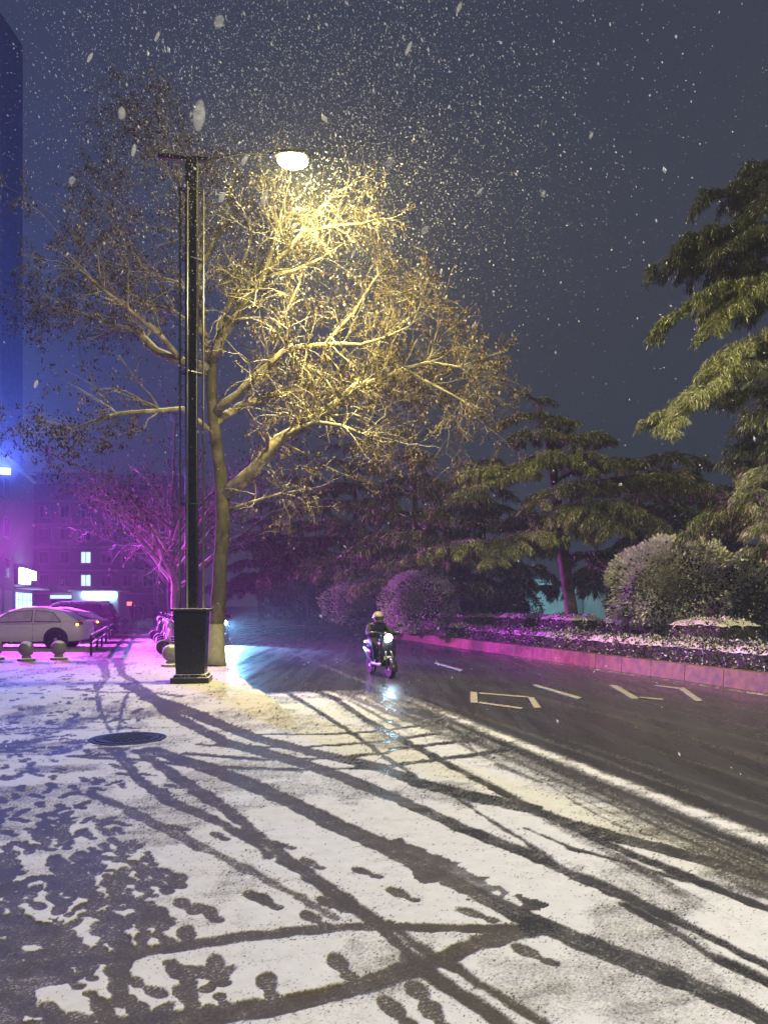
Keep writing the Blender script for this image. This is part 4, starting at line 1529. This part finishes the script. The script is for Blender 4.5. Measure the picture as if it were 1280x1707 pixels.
def low_rail():
    p0, p1 = Vector((-8.62, 22.6, .11)), Vector((-22.0, 66.0, .11))
    n = 16
    root = tag(empty('low_rail', p0), 'low black metal rail with snow on its bars between parked cars and footway', 'railing')
    d = p1 - p0
    for i in range(n + 1):
        q = d * (i / n)
        b = MB(); b.tube([q, q + Vector((0, 0, .62))], .04, 8); b.lathe([(.08, 0), (.08, .02)], q, 10)
        b.build('post', M['black'], root)
    for z in (.60, .36):
        b = MB(); b.tube([Vector((0, 0, z)), d + Vector((0, 0, z))], .038, 8); b.build('bar', M['black'], root)
    sn = MB()
    m_ = n * 6
    sn.tube([d * (i / m_) + Vector((0, 0, .632)) for i in range(m_ + 1)], [random.choice((.012, .022, .028, .030)) for i in range(m_ + 1)], 6)
    sn.build('snow_cap', M['snow'], root, smooth=True)


low_rail()
g = G(213, 1232)
mh = tag(empty('manhole_cover', (g.x, g.y, .002)), 'round black iron manhole cover melted clear in the snow', 'manhole cover')
b = MB(); b.lathe([(.37, 0), (.37, .014), (.33, .016), (.325, .010), (.30, .010), (0.02, .012)], (0, 0, 0), 40)
for i in range(-4, 5):
    for j in range(-4, 5):
        if math.hypot(i, j) < 4.2: b.box((i * .065, j * .065, .014), (.035, .035, .008))
b.build('lid', M['iron'], mh)
b = MB(); b.lathe([(.45, -.01), (.45, .008), (.385, .009), (.385, -.01)], (0, 0, 0), 40); b.build('frame', M['iron'], mh)


# ------------------------------------------------------------------ scooters and people
def scooter(loc, rz, paint, label, cat='scooter', group=None, lamp=False, name='parked_scooter', snowy=True, steer=0.0):
    r = tag(empty(name, loc, rz), label, cat, group)
    pm = M[paint]
    for wx in (-.60, .62):
        wh = empty('wheel', (wx, 0, .215)); wh.parent = r
        b = MB(); b.lathe([(.14, -.04), (.19, -.055), (.215, -.03), (.215, .03), (.19, .055), (.14, .04)], (0, 0, 0), 24, axis='y'); b.build('tyre', M['rubber'], wh, smooth=True)
        b = MB(); b.lathe([(.14, -.02), (.14, .02), (.11, .02), (.11, -.02)], (0, 0, 0), 20, axis='y'); b.lathe([(.045, -.05), (.045, .05)], (0, 0, 0), 10, axis='y')
        for q in range(5):
            a = q * 1.2566
            b.box((math.cos(a) * .075, 0, math.sin(a) * .075), (.10, .02, .025), rot=(0, -a, 0))
        b.build('rim', M['alloy'], wh)
    b = MB()
    for k in range(2): pass
    arc = [Vector((.62 + .255 * math.cos(t), 0, .215 + .255 * math.sin(t))) for t in [math.radians(a) for a in range(-5, 166, 19)]]
    b.loft([[p + Vector((0, y_, -abs(y_) * .4)) for y_ in (-.07, -.03, .03, .07)] + [p * 1.0 + Vector((0, y_, -abs(y_) * .4 - .012)) for y_ in (.07, .03, -.03, -.07)] for p in arc])
    b.build('front_fender', pm, r, smooth=True)
    b = MB()
    for s in (-1, 1): b.tube([(.62, s * .075, .215), (.52, s * .075, .52), (.46, s * .05, .62)], .022, 8)
    b.tube([(.46, 0, .6), (.36, 0, .93)], .03, 8)
    b.build('fork', M['steel'], r, smooth=True)
    # leg shield and footboard
    b = MB()
    sh = [(.40, .30, .14), (.46, .50, .19), (.45, .68, .20), (.40, .84, .17), (.37, .92, .12)]
    rings = []
    for x, z, w in sh:
        rings.append([Vector((x + .05 * (1 - (t / 1.0) ** 2) , w * t, z)) for t in (-1, -.6, 0, .6, 1)] + [Vector((x - .05 + .04 * (1 - t * t), w * t, z)) for t in (1, .6, 0, -.6, -1)])
    b.loft(rings)
    b.build('leg_shield', pm, r, smooth=True)
    b = MB(); b.box((.10, 0, .28), (.62, .32, .07)); b.build('footboard', M['plastic'], r, bevel=.02)
    b = MB()
    rr = []
    for x, zb, zt, w in ((-.18, .28, .62, .11), (-.30, .26, .68, .16), (-.55, .34, .70, .165), (-.82, .50, .70, .12), (-.95, .58, .68, .06)):
        rr.append([Vector((x, w * math.cos(t), (zb + zt) / 2 + (zt - zb) / 2 * math.sin(t))) for t in [k * math.pi / 6 for k in range(12)]])
    b.loft(rr); b.build('rear_body', pm, r, smooth=True)
    b = MB()
    rr = []
    for x, z, w, h_ in ((-.12, .70, .10, .03), (-.2, .715, .15, .045), (-.5, .735, .165, .05), (-.75, .75, .15, .05), (-.85, .75, .10, .03)):
        rr.append([Vector((x, w * math.cos(t), z + h_ * math.sin(t))) for t in [k * math.pi / 6 for k in range(12)]])
    b.loft(rr); se = b.build('seat', M['plastic'], r, smooth=True)
    if snowy:
        b = MB(); b.ell((-.48, 0, .79), (.34, .15, .035), 14, 6); b.build('snow_cap', M['snow'], se, smooth=True)
    # handlebar, cowl, mirrors
    hb = empty('handlebar', (.36, 0, .93)); hb.parent = r
    b = MB(); b.tube([(-.10, -.34, .06), (-.03, -.2, .07), (0, 0, .02), (-.03, .2, .07), (-.10, .34, .06)], .014, 8); b.build('bar', M['steel'], hb, smooth=True)
    for s in (-1, 1):
        b = MB(); b.tube([(-.035, s * .21, .07), (-.10, s * .345, .06)], .020, 8); b.build('grip', M['plastic'], hb, smooth=True)
        mi = MB(); mi.tube([(-.02, s * .18, .075), (.0, s * .26, .19), (.0, s * .30, .21)], .007, 6); mi.ell((.0, s * .33, .235), (.02, .065, .05), 12, 8); mi.build('mirror', M['plastic'], hb, smooth=True)
    b = MB(); b.ell((.05, 0, .0), (.11, .14, .11), 14, 10); b.build('cowl', pm, hb, smooth=True)
    b = MB(); b.ell((.135, 0, -.04), (.04, .088, .088), 14, 10); b.build('headlight', M['headlight'] if lamp else M['frost'], hb, smooth=True)
    b = MB(); b.box((.515, 0, .44), (.012, .22, .085), rot=(0, -.2, 0)); b.build('number_plate', M['plate'], r, bevel=.004)
    b = MB(); b.ell((-.96, 0, .62), (.03, .07, .035), 10, 6); b.build('tail_light', M['redlens'], r, smooth=True)
    b = MB(); b.tube([(-.6, .09, .215), (-.35, .13, .24), (-.1, .12, .3)], .03, 8); b.tube([(.0, -.14, .26), (-.02, -.19, .01)], .012, 6); b.build('stand', M['steel'], r, smooth=True)
    return r


def body_material(name, trousers, jacket, skin, waist, neck, dirx=None):
    k = NT(name)
    tc = k.n('ShaderNodeTexCoord')
    sp = k.n('ShaderNodeSeparateXYZ')
    k.l(tc.outputs['Object'], sp.inputs[0])
    nz = k.noise(tc.outputs['Object'], 12, 4)
    z = k.math('MULTIPLY_ADD', nz, .03, sp.outputs['Z'])
    c = k.mix(k.math('GREATER_THAN', z, waist), trousers, jacket)
    c = k.mix(k.math('GREATER_THAN', z, neck), c, skin)
    c = k.mix(k.math('MULTIPLY', nz, .35), c, (0.02, .02, .02))
    k.l(c, k.b.inputs['Base Color'])
    k.b.inputs['Roughness'].default_value = .8
    k.bump(nz, .35, .03)
    return k.m


def person(loc, rz, joints, edges, rad, mat, label, group=None, hair=None, helmet=None, name='person', hands=()):
    r = tag(empty(name, loc, rz), label, 'person', group)
    keys = list(joints)
    me = bpy.data.meshes.new('body')
    me.from_pydata([joints[k] for k in keys], [(keys.index(a), keys.index(b)) for a, b in edges], [])
    o = link_mesh('body', me, r)
    o.modifiers.new('skin', 'SKIN').use_smooth_shade = True
    for i, k in enumerate(keys):
        q = rad[k]
        me.skin_vertices[0].data[i].radius = q if isinstance(q, tuple) else (q, q)
        me.skin_vertices[0].data[i].use_root = (k == 'pelvis')
    o.modifiers.new('sub', 'SUBSURF').levels = 1
    o.modifiers['sub'].render_levels = 2
    me.materials.append(mat)
    hd = Vector(joints['head'])
    fwd = Vector((1, 0, 0))
    skin = plain('skin', (.45, .27, .20), .5, var=.1)
    f = MB()
    f.ell(hd + fwd * .105 + Vector((0, 0, -.01)), (.022, .016, .026), 8, 6)
    f.ell(hd + fwd * .085 + Vector((0, 0, -.06)), (.02, .03, .010), 8, 4)
    for s in (-1, 1):
        f.ell(hd + Vector((.088, s * .034, .02)), (.012, .016, .010), 8, 4, 1)
        f.ell(hd + Vector((.0, s * .092, -.01)), (.022, .012, .034), 8, 6)
    f.build('face', [skin, M['black2']], r, smooth=True)
    if hair:
        h = MB(); h.ell(hd + Vector((-.02, 0, .035)), (.105, .098, .105), 14, 10); h.build('hair', hair, r, smooth=True)
    if helmet:
        h = MB()
        prof = [(.128 * math.cos(t), .135 * math.sin(t)) for t in [k * math.pi / 2 / 8 for k in range(9)]]
        h.lathe([(.134, -.03), (.138, 0)] + [(max(.004, a), b_) for a, b_ in prof], hd + Vector((-.01, 0, .03)), 20)
        ho = h.build('helmet', helmet, r, smooth=True)
        v = MB(); v.loft([[hd + Vector((.118 * math.cos(a), .125 * math.sin(a), z)) for z in (.05, .035)] + [hd + Vector((.175 * math.cos(a) + .01, .14 * math.sin(a), z)) for z in (.028, .04)] for a in [math.radians(x) for x in range(-60, 61, 15)]])
        v.build('visor', M['black2'], ho)
    for j, (hx, ang) in enumerate(hands):
        p = Vector(joints[hx])
        g_ = MB()
        s = 1 if p.y > 0 else -1
        g_.ell(p, (.045, .042, .022), 10, 6)
        for q in range(4):
            y_ = p.y + (-.03 + .02 * q)
            ln = (.058, .066, .062, .05)[q]
            g_.tube([(p.x + .035, y_, p.z + .008), (p.x + .035 + ln * .55, y_, p.z + .002), (p.x + .03 + ln * .75, y_, p.z - .03), (p.x + .03 + ln * .35, y_, p.z - .045)], [.010, .0095, .009, .007], 6)
        g_.tube([(p.x, p.y - s * .035, p.z - .005), (p.x + .03, p.y - s * .055, p.z - .02), (p.x + .055, p.y - s * .05, p.z - .035)], [.011, .010, .008], 6)
        g_.build('glove', M['plastic'], r, smooth=True)
    return r


EDGES = [('pelvis', 'belly'), ('belly', 'chest'), ('chest', 'neck'), ('neck', 'chin'), ('chin', 'head'),
         ('chest', 'shl'), ('shl', 'ell'), ('ell', 'wrl'), ('wrl', 'hal'), ('chest', 'shr'), ('shr', 'elr'), ('elr', 'wrr'), ('wrr', 'har'),
         ('pelvis', 'hil'), ('hil', 'knl'), ('knl', 'anl'), ('anl', 'tol'), ('pelvis', 'hir'), ('hir', 'knr'), ('knr', 'anr'), ('anr', 'tor')]
RAD = dict(pelvis=(.155, .13), belly=(.15, .125), chest=(.17, .13), neck=.065, chin=.075, head=(.10, .105),
           shl=.085, ell=.062, wrl=.045, hal=.04, shr=.085, elr=.062, wrr=.045, har=.04,
           hil=.105, knl=.075, anl=.052, tol=.045, hir=.105, knr=.075, anr=.052, tor=.045)

RIDE = dict(pelvis=(-.32, 0, .80), belly=(-.29, 0, .93), chest=(-.22, 0, 1.09), neck=(-.18, 0, 1.20), chin=(-.15, 0, 1.25), head=(-.14, 0, 1.31),
            shl=(-.20, .19, 1.12), ell=(.00, .30, .97), wrl=(.20, .30, .98), hal=(.27, .30, 1.0), shr=(-.20, -.19, 1.12), elr=(.00, -.30, .97), wrr=(.20, -.30, .98), har=(.27, -.30, 1.0),
            hil=(-.24, .11, .79), knl=(.16, .20, .72), anl=(.10, .16, .37), tol=(.26, .18, .345), hir=(-.24, -.11, .79), knr=(.16, -.20, .72), anr=(.10, -.16, .37), tor=(.26, -.18, .345))
ride_rz = -math.pi / 2 + ROAD_ANG + .10
g = G(634, 1130)
rider_loc = (g.x, g.y + .45, 0.0)
sc1 = scooter(rider_loc, ride_rz, 'wet_black', 'electric scooter with bright white headlight ridden towards the viewer on the wet road', 'scooter', None, True, 'ridden_scooter', False)
spot_lamp('headlight_beam', (.56, 0, .88), (1, 0, -.34), 36, (.50, .80, 1.0), 60, .9, .03, sc1)
person(rider_loc, ride_rz, RIDE, EDGES, RAD, body_material('rider_clothes', (.02, .02, .025), (.018, .020, .018), (.42, .25, .18), .84, 1.235),
       'person in dark jacket and pale helmet riding the scooter down the road', None, None, plain('pale_helmet', (.36, .32, .29), .35, var=.05), hands=(('hal', 0), ('har', 0)))

h2 = S(2.22, 33, 0)  # scooter and rider added behind the trunk to make the bluish glare
h2_rz = -math.pi / 2 + ROAD_ANG
sc2 = scooter(h2, h2_rz, 'wet_black', 'added oncoming dark scooter half hidden by the plane tree trunk, making the bluish glare', 'scooter', None, True, 'ridden_scooter', False)
spot_lamp('headlight_beam', (.56, 0, .88), (1, .20, -.15), 30000, (.20, .56, 1.0), 40, .9, .03, sc2)
person(h2, h2_rz, RIDE, EDGES, RAD, body_material('added_rider_clothes', (.02, .02, .03), (.03, .03, .045), (.42, .25, .18), .84, 1.235),
       'added person in dark clothes on the added scooter behind the plane tree trunk', None, None, plain('dark_helmet', (.05, .05, .06), .35, var=.05), hands=(('hal', 0), ('har', 0)))

# parked scooters, nose to the footway, along the kerb side
proto = None
park = [(S(.36, 23.5), 'pale_paint', 'pale parked scooter nearest the street lamp base, snow on its seat'),
        (S(.32, 25.2), 'grey_paint', 'second parked scooter from the street lamp base, grey with snowy seat'),
        (S(.26, 27.0), 'dark_paint', 'third parked scooter from the street lamp base, dark with snow on its handlebar'),
        (S(.15, 29.0), 'pale_paint', 'fourth parked scooter of the row beside the street trees'),
        (S(-.12, 33.0), 'dark_paint', 'fifth parked scooter of the row, dark, beyond the violet tree trunk'),
        (S(-.2, 35.4), 'grey_paint', 'farthest parked scooter of the row, by the standing person')]
for i, (p, pm, lab) in enumerate(park):
    scooter((p.x, p.y, .115), math.pi + ROAD_ANG + random.uniform(-.15, .1), pm, lab, 'scooter', 'parked scooters beside the footway')


def stand_pose(ph=.25, lean=0.0):
    j = dict(pelvis=(0, 0, .93), belly=(lean * .3, 0, 1.07), chest=(lean, 0, 1.28), neck=(lean * 1.4, 0, 1.43), chin=(lean * 1.6 + .02, 0, 1.49), head=(lean * 1.8 + .02, 0, 1.58),
             shl=(lean, .19, 1.36), ell=(lean - .08 * ph * 4, .25, 1.10), wrl=(lean + .05, .24, .87), hal=(lean + .08, .23, .79), shr=(lean, -.19, 1.36), elr=(lean + .05, -.25, 1.10), wrr=(lean + .15, -.24, .89), har=(lean + .2, -.23, .82),
             hil=(0, .10, .90), knl=(ph * .55, .11, .49), anl=(ph, .11, .09), tol=(ph + .16, .12, .045), hir=(0, -.10, .90), knr=(-ph * .25, -.11, .49), anr=(-ph, -.11, .10), tor=(-ph + .15, -.12, .045))
    return j


dk = plain('dark_hair', (.015, .012, .01), .6)
def walker(px, Y, rz, tro, jac, label, ph=.2, lean=.0, group='people walking on the footway'):
    p = P(px, 1010, Y)
    person((p.x, p.y, .115), rz, stand_pose(ph, lean), EDGES, RAD, body_material('clothes', tro, jac, (.42, .25, .18), .92, 1.455), label, group, dk, hands=(('hal', 0), ('har', 0)))


walker(264, 43, math.pi, (.03, .03, .04), (.04, .02, .03), 'person in a dark coat standing bent beside the parked scooters', .06, .16, None)
walker(233, 74, -1.5, (.02, .02, .03), (.03, .03, .04), 'person in dark clothes in the middle of the distant walkers', .2)
walker(240, 78, 1.6, (.03, .03, .05), (.05, .05, .07), 'person walking away, right one of the distant walkers', .22)
walker(226, 82, -1.6, (.02, .02, .02), (.06, .06, .08), 'person in a paler jacket, left one of the distant walkers', .18)
walker(221, 70, 1.4, (.02, .02, .02), (.02, .02, .03), 'person in black beside the far end of the low rail', .2)

# two thin posts by the row of trees
for px, Y, zt, lab in ((262, 47, 6.2, 'thin pale post between the street trees'), (257, 55, 6.0, 'thinner pale post just left of the nearer post')):
    p = P(px, 1010, Y)
    r = tag(empty('slim_post', (p.x, p.y, .11)), lab, 'post', 'slim posts by the footway')
    b = MB(); b.tube([(0, 0, 0), (0, 0, zt)], [.075, .05], 10); b.build('shaft', M['frame'], r, smooth=True)
    b = MB(); b.lathe([(.14, 0), (.14, .1), (.09, .16)], (0, 0, 0), 12); b.build('foot', M['frame'], r)


# ------------------------------------------------------------------ buildings on the left
def windows(root, wall_y, x0, nx, dx, z0, nz, dz, w, h, lit=(), normal=-1):
    for i in range(nx):
        for j in range(nz):
            x, z = x0 + i * dx, z0 + j * dz
            b = MB()
            for s in (-1, 1):
                b.box((x + s * w / 2, wall_y, z), (.09, .12, h + .09)); b.box((x, wall_y, z + s * h / 2), (w - .09, .12, .09))
            b.box((x, wall_y, z), (.06, .11, h - .09))
            b.box((x, wall_y - .05, z - h / 2 - .12), (w + .3, .25, .08))
            f = b.build('window', M['frame'], root)
            p = MB(); p.box((x, wall_y + .04, z), (w - .1, .03, h - .1))
            p.build('pane', M['signcool'] if (i, j) in lit else M['darkwin'], f)


# apartment block across the far end
ab = tag(empty('apartment_block', (-37.5, 100, 0), .0), 'hazy apartment block at the end of the car park with a few lit windows', 'building')
b = MB(); b.box((0, 6, 9.3), (22, 12, 18.6)); b.build('wall', M['wall'], ab)
b = MB(); b.box((-3, -.35, 18.2), (9.0, .5, 1.3)); b.box((5.5, -.3, 17.9), (7.2, .4, 1.2)); b.build('parapet', M['wall2'], ab)
b = MB()
for k in range(5): b.box((0, -.12, 3.2 + 3.0 * k), (22.3, .26, .22))
b.build('floor_band', M['wall2'], ab)
b = MB(); b.box((0, 6, 18.75), (22.4, 12.4, .25)); b.build('roof', M['snow'], ab)
windows(ab, -.03, -9.4, 8, 2.7, 4.9, 4, 3.0, 1.3, 1.5, {(3, 0), (3, 1)})
b = MB(); b.box((-2.8, -.5, 1.5), (5.4, .4, 2.0)); b.build('shop_front', M['darkwin'], ab)
b = MB(); b.box((-2.8, -.74, 2.75), (5.6, .2, .45)); b.build('shop_sign', M['signcool'], ab)
b = MB(); b.box((-1.6, -.74, 1.75), (2.6, .1, .8)); b.build('shop_window', M['shopwin'], ab)

# kiosk with the long white lit sign
kz = P(155, 1010, 66)
ki = tag(empty('kiosk', (kz.x + .2, kz.y, .1), .12), 'low kiosk with a long white lit sign behind the parked cars', 'building')
b = MB(); b.box((0, 1.6, 1.35), (4.0, 3, 2.7)); b.build('wall', M['wall2'], ki, bevel=.05)
b = MB(); b.box((0, 1.6, 2.78), (4.4, 3.6, .14)); b.build('roof', M['snow'], ki, bevel=.03)
b = MB(); b.box((.35, -.15, 2.42), (2.75, .22, .52)); b.build('lit_sign', M['sign'], ki, bevel=.05)
b = MB(); b.box((-1.85, -.12, 1.5), (.12, .12, 2.6)); b.box((1.95, -.12, 1.5), (.12, .12, 2.6)); b.build('frame', M['frame'], ki)
b = MB(); b.box((-.1, -.04, 1.35), (2.6, .06, 1.1)); b.build('window', M['darkwin'], ki)
rs = P(208, 1008, 80)
r = tag(empty('red_sign', (rs.x, rs.y, .1)), 'small red lit sign on a post, right of the white lit kiosk sign', 'sign')
b = MB(); b.tube([(0, 0, 0), (0, 0, 1.5)], .05, 8); b.build('post', M['black2'], r)
b = MB(); b.box((0, 0, 1.72), (1.5, .12, .4)); b.build('panel', M['signred'], r, bevel=.03)

# long shop building on the left side of the car park; mostly out of frame, its far shop is in view
LB = tag(empty('shop_building', S(-13.0, 64, 0), ROAD_ANG), 'long dark building at the left edge with a white shop sign and lit shop windows', 'building')
b = MB(); b.box((-5, -26, 6.5), (10, 68, 13)); b.build('wall', M['wall'], LB)
b = MB(); b.box((-5, -26, 13.12), (10.5, 68.5, .24)); b.build('roof', M['snow'], LB)
b = MB(); b.box((.15, 3, 4.15), (.30, 8, 1.5)); b.build('fascia', M['black2'], LB)
b = MB(); b.box((.45, 1.2, 4.1), (.25, 3.6, 1.3)); b.build('shop_sign', M['sign'], LB, bevel=.04)
b = MB(); b.box((.45, 5.2, 4.3), (.22, 1.5, .8)); b.build('side_sign', M['sign'], LB, bevel=.04)
b = MB(); b.box((.75, 3, 3.1), (1.5, 8.4, .12)); b.build('canopy', M['snow'], LB)
for k in range(4):
    b = MB(); b.box((.05, .2 + 1.9 * k, 1.55), (.06, 1.35, 2.3)); w = b.build('shop_window', M['shopwin'], LB)
    b = MB(); b.box((.08, .2 + 1.9 * k, 1.55), (.05, .07, 2.3)); b.box((.08, .2 + 1.9 * k, 2.1), (.045, 1.35, .07)); b.build('mullion', M['black2'], w)
for k in range(12):
    for j in range(3):
        b = MB(); b.box((.03, -55 + k * 4.6, 4.6 + j * 3.1), (.08, 1.8, 1.6)); f = b.build('window', M['frame'], LB)
        b = MB(); b.box((.075, -55 + k * 4.6, 4.6 + j * 3.1), (.02, 1.6, 1.4)); b.build('pane', M['darkwin'], f)
b = MB()
for k in range(14): b.box((.06, -56 + k * 4, 1.5), (.12, 3.2, 2.6))
b.build('shutter', M['frame'], LB)

tw = tag(empty('tower_block', (-49.9, 86, 0), .0), 'tall dark tower block rising out of the picture at the left edge', 'building')
b = MB(); b.box((0, 2.5, 34), (14.2, 5, 68)); b.build('wall', M['wall'], tw)
windows(tw, -.03, -5.0, 4, 3.4, 10, 8, 6.5, 1.4, 1.6, {(3, 0), (2, 1), (3, 1)})

# floodlights added to the shop building to supply the violet, magenta and blue light
def added_floodlight(y, z, power, col, aim, label, tube, spread=95):
    p = S(-15.2, 0, 0) + D * 0
    q = Vector((LB.location.x, LB.location.y, 0)) + D * (y) + T * .6
    r = tag(empty('added_floodlight', (q.x, q.y, z)), label, 'added_floodlight', 'added coloured floodlights on the shop building')
    a = Vector(aim) - Vector((q.x, q.y, z))
    a.normalize()
    s, u = basis(a)
    b = MB()
    Rm = Matrix((s, u, a)).transposed()
    vs = [Rm @ Vector((x * .45, y_ * .3, z_)) for z_ in (-.25, 0) for y_ in (-1, 1) for x in (-1, 1)]
    b.add(vs, [(0, 2, 3, 1), (4, 5, 7, 6), (0, 1, 5, 4), (2, 6, 7, 3), (0, 4, 6, 2), (1, 3, 7, 5)])
    b.build('housing', M['black2'], r, bevel=.02)
    b = MB(); b.tube([-a * .2, -T * .7 + Vector((0, 0, -.2))], .05, 8); b.build('bracket', M['black2'], r)
    b = MB()
    vs = [a * .012 + Rm @ Vector((x * .40, y_ * .25, z_)) for z_ in (0, .01) for y_ in (-1, 1) for x in (-1, 1)]
    b.add(vs, [(0, 2, 3, 1), (4, 5, 7, 6), (0, 1, 5, 4), (2, 6, 7, 3), (0, 4, 6, 2), (1, 3, 7, 5)])
    b.build('lens', M[tube], r)
    area_lamp('added_floodlight_light', a * .06, a, .6, power, col, r, spread)


added_floodlight(-30, 6.5, P_VIOLET, C_VIOLET, (-11, 29, 0), 'added violet lamp on the wall of the shop building, aimed across the car park', 'added_violet', 54)
added_floodlight(-22, 5.5, P_MAGENTA, C_MAGENTA, (-7, 34, 5), 'added magenta lamp farther along the shop building wall', 'added_violet', 60)
added_floodlight(-8, 11.5, P_BLUE, C_BLUE, (-22, 43, 13), 'added blue lamp high on the shop building wall', 'added_blue', 70)
added_floodlight(-48, 6.0, P_BLUE * .025, C_BLUE, (-6, 11, 0), 'added blue lamp nearest the viewer on the shop building wall', 'added_blue')

# ------------------------------------------------------------------ falling snow
fk = NT('snowflake')
fk.b.inputs['Base Color'].default_value = (.85, .85, .85, 1)
fk.b.inputs['Roughness'].default_value = .9
tr = fk.n('ShaderNodeBsdfTranslucent')
tr.inputs['Color'].default_value = (.85, .85, .85, 1)
mx = fk.n('ShaderNodeMixShader'); mx.inputs[0].default_value = .5
fk.l(fk.b.outputs[0], mx.inputs[1]); fk.l(tr.outputs[0], mx.inputs[2])
fk.l(mx.outputs[0], fk.t.nodes['Material Output'].inputs['Surface'])


def flakes(name, pos, size, stretch, rng, label):
    n = len(pos)
    s = size * np.exp(rng.normal(size=n) * .55)
    fall = np.array([.28, -.1, -1.0]) + rng.normal(size=(n, 3)) * .35
    fall /= np.linalg.norm(fall, axis=1, keepdims=True)
    a = np.cross(fall, rng.normal(size=(n, 3)))
    a /= np.linalg.norm(a, axis=1, keepdims=True)
    b = np.cross(fall, a)
    S1 = s[:, None]
    st = (stretch * (1 + .5 * rng.random(n)))[:, None]
    V = np.stack([pos + fall * S1 * st, pos - fall * S1 * st, pos + a * S1, pos - a * S1, pos + b * S1, pos - b * S1], 1).reshape(-1, 3)
    i = (np.arange(n) * 6)[:, None]
    tri = np.array([[0, 2, 4], [0, 4, 3], [0, 3, 5], [0, 5, 2], [1, 4, 2], [1, 3, 4], [1, 5, 3], [1, 2, 5]])
    F = (i[:, :, None] + tri[None]).reshape(-1, 3)
    o = np_mesh(name, V, F, fk.m, None, True)
    return tag(o, label, 'snow', None, 'stuff')


n1, n2 = 13000, 56000
pz = RNG.random((n1, 3))
pos = np.stack([-16 + 28 * pz[:, 0], 3.0 + 25 * pz[:, 1], 0.2 + 15 * pz[:, 2]], 1)
pb = RNG.normal(size=(n2, 3)) * np.array([2.4, 3.2, 1.8]) + np.array([-1.4, 13.5, 10.2])
pos = np.concatenate([pos, pb[(pb[:, 1] > 3) & (pb[:, 2] > .2)]])
flakes('falling_snow', pos, .0033, 1.7, RNG, 'fine snowflakes falling through the lamp light and across the street')

nk = NT('near_flake')
nk.b.inputs['Base Color'].default_value = (.85, .85, .80, 1)
nk.b.inputs['Roughness'].default_value = .9
lw = nk.n('ShaderNodeLayerWeight'); lw.inputs['Blend'].default_value = .5
al = nk.ramp(lw.outputs['Facing'], [(.0, .60), (.55, 0)])
tc_ = nk.coord()
al = nk.math('MULTIPLY', al, nk.ramp(nk.noise(tc_, 90, 3), [(.3, .5), (.6, 1)]))
nk.l(al, nk.b.inputs['Alpha'])
mb = MB()
for px, py, Y, w, h_, tilt in [(332, 192, 1.5, 13, 29, .12), (441, 330, 1.6, 7, 15, .3), (203, 188, 1.7, 8, 12, .1), (408, 266, 1.6, 6, 12, .45), (370, 328, 1.6, 6, 11, .5), (709, 383, 1.8, 11, 6, 2.6),
                                (650, 270, 1.8, 12, 5, 2.8), (365, 35, 1.6, 12, 8, 2.6), (681, 80, 1.7, 5, 14, .4), (765, 12, 1.7, 5, 12, .4), (223, 250, 1.9, 5, 12, .2), (800, 318, 2.0, 4, 9, .7), (590, 420, 2.0, 4, 8, .5),
                                (905, 322, 2.1, 5, 7, .5), (790, 542, 2.1, 8, 4, 2.6), (150, 95, 2.0, 4, 10, .5), (262, 60, 2.0, 4, 10, .4), (120, 300, 2.2, 8, 4, 2.4), (60, 640, 2.2, 4, 8, .3), (985, 225, 2.2, 4, 7, .4)]:
    p = P(px, py, Y)
    mb.ell(p, (w / FPX * Y, w / FPX * Y, h_ / FPX * Y), 12, 8, 0, (0, tilt, 0))
tag(mb.build('near_snowflakes', nk.m, smooth=True), 'large soft snowflakes drifting close to the viewer', 'snow', None, 'stuff')

# ------------------------------------------------------------------ haze: the snowy air
hz = MB(); hz.box((0, 75, 33.5), (230, 240, 73))
hk = bpy.data.materials.new('haze'); hk.use_nodes = True
ht = hk.node_tree; ht.nodes.clear()
ho = ht.nodes.new('ShaderNodeOutputMaterial')
hv = ht.nodes.new('ShaderNodeVolumePrincipled')
hv.inputs['Color'].default_value = (.86, .86, .90, 1)
hv.inputs['Density'].default_value = HAZE
hv.inputs['Anisotropy'].default_value = .25
ht.links.new(hv.outputs[0], ho.inputs['Volume'])
tag(hz.build('haze', hk), kind='stuff')
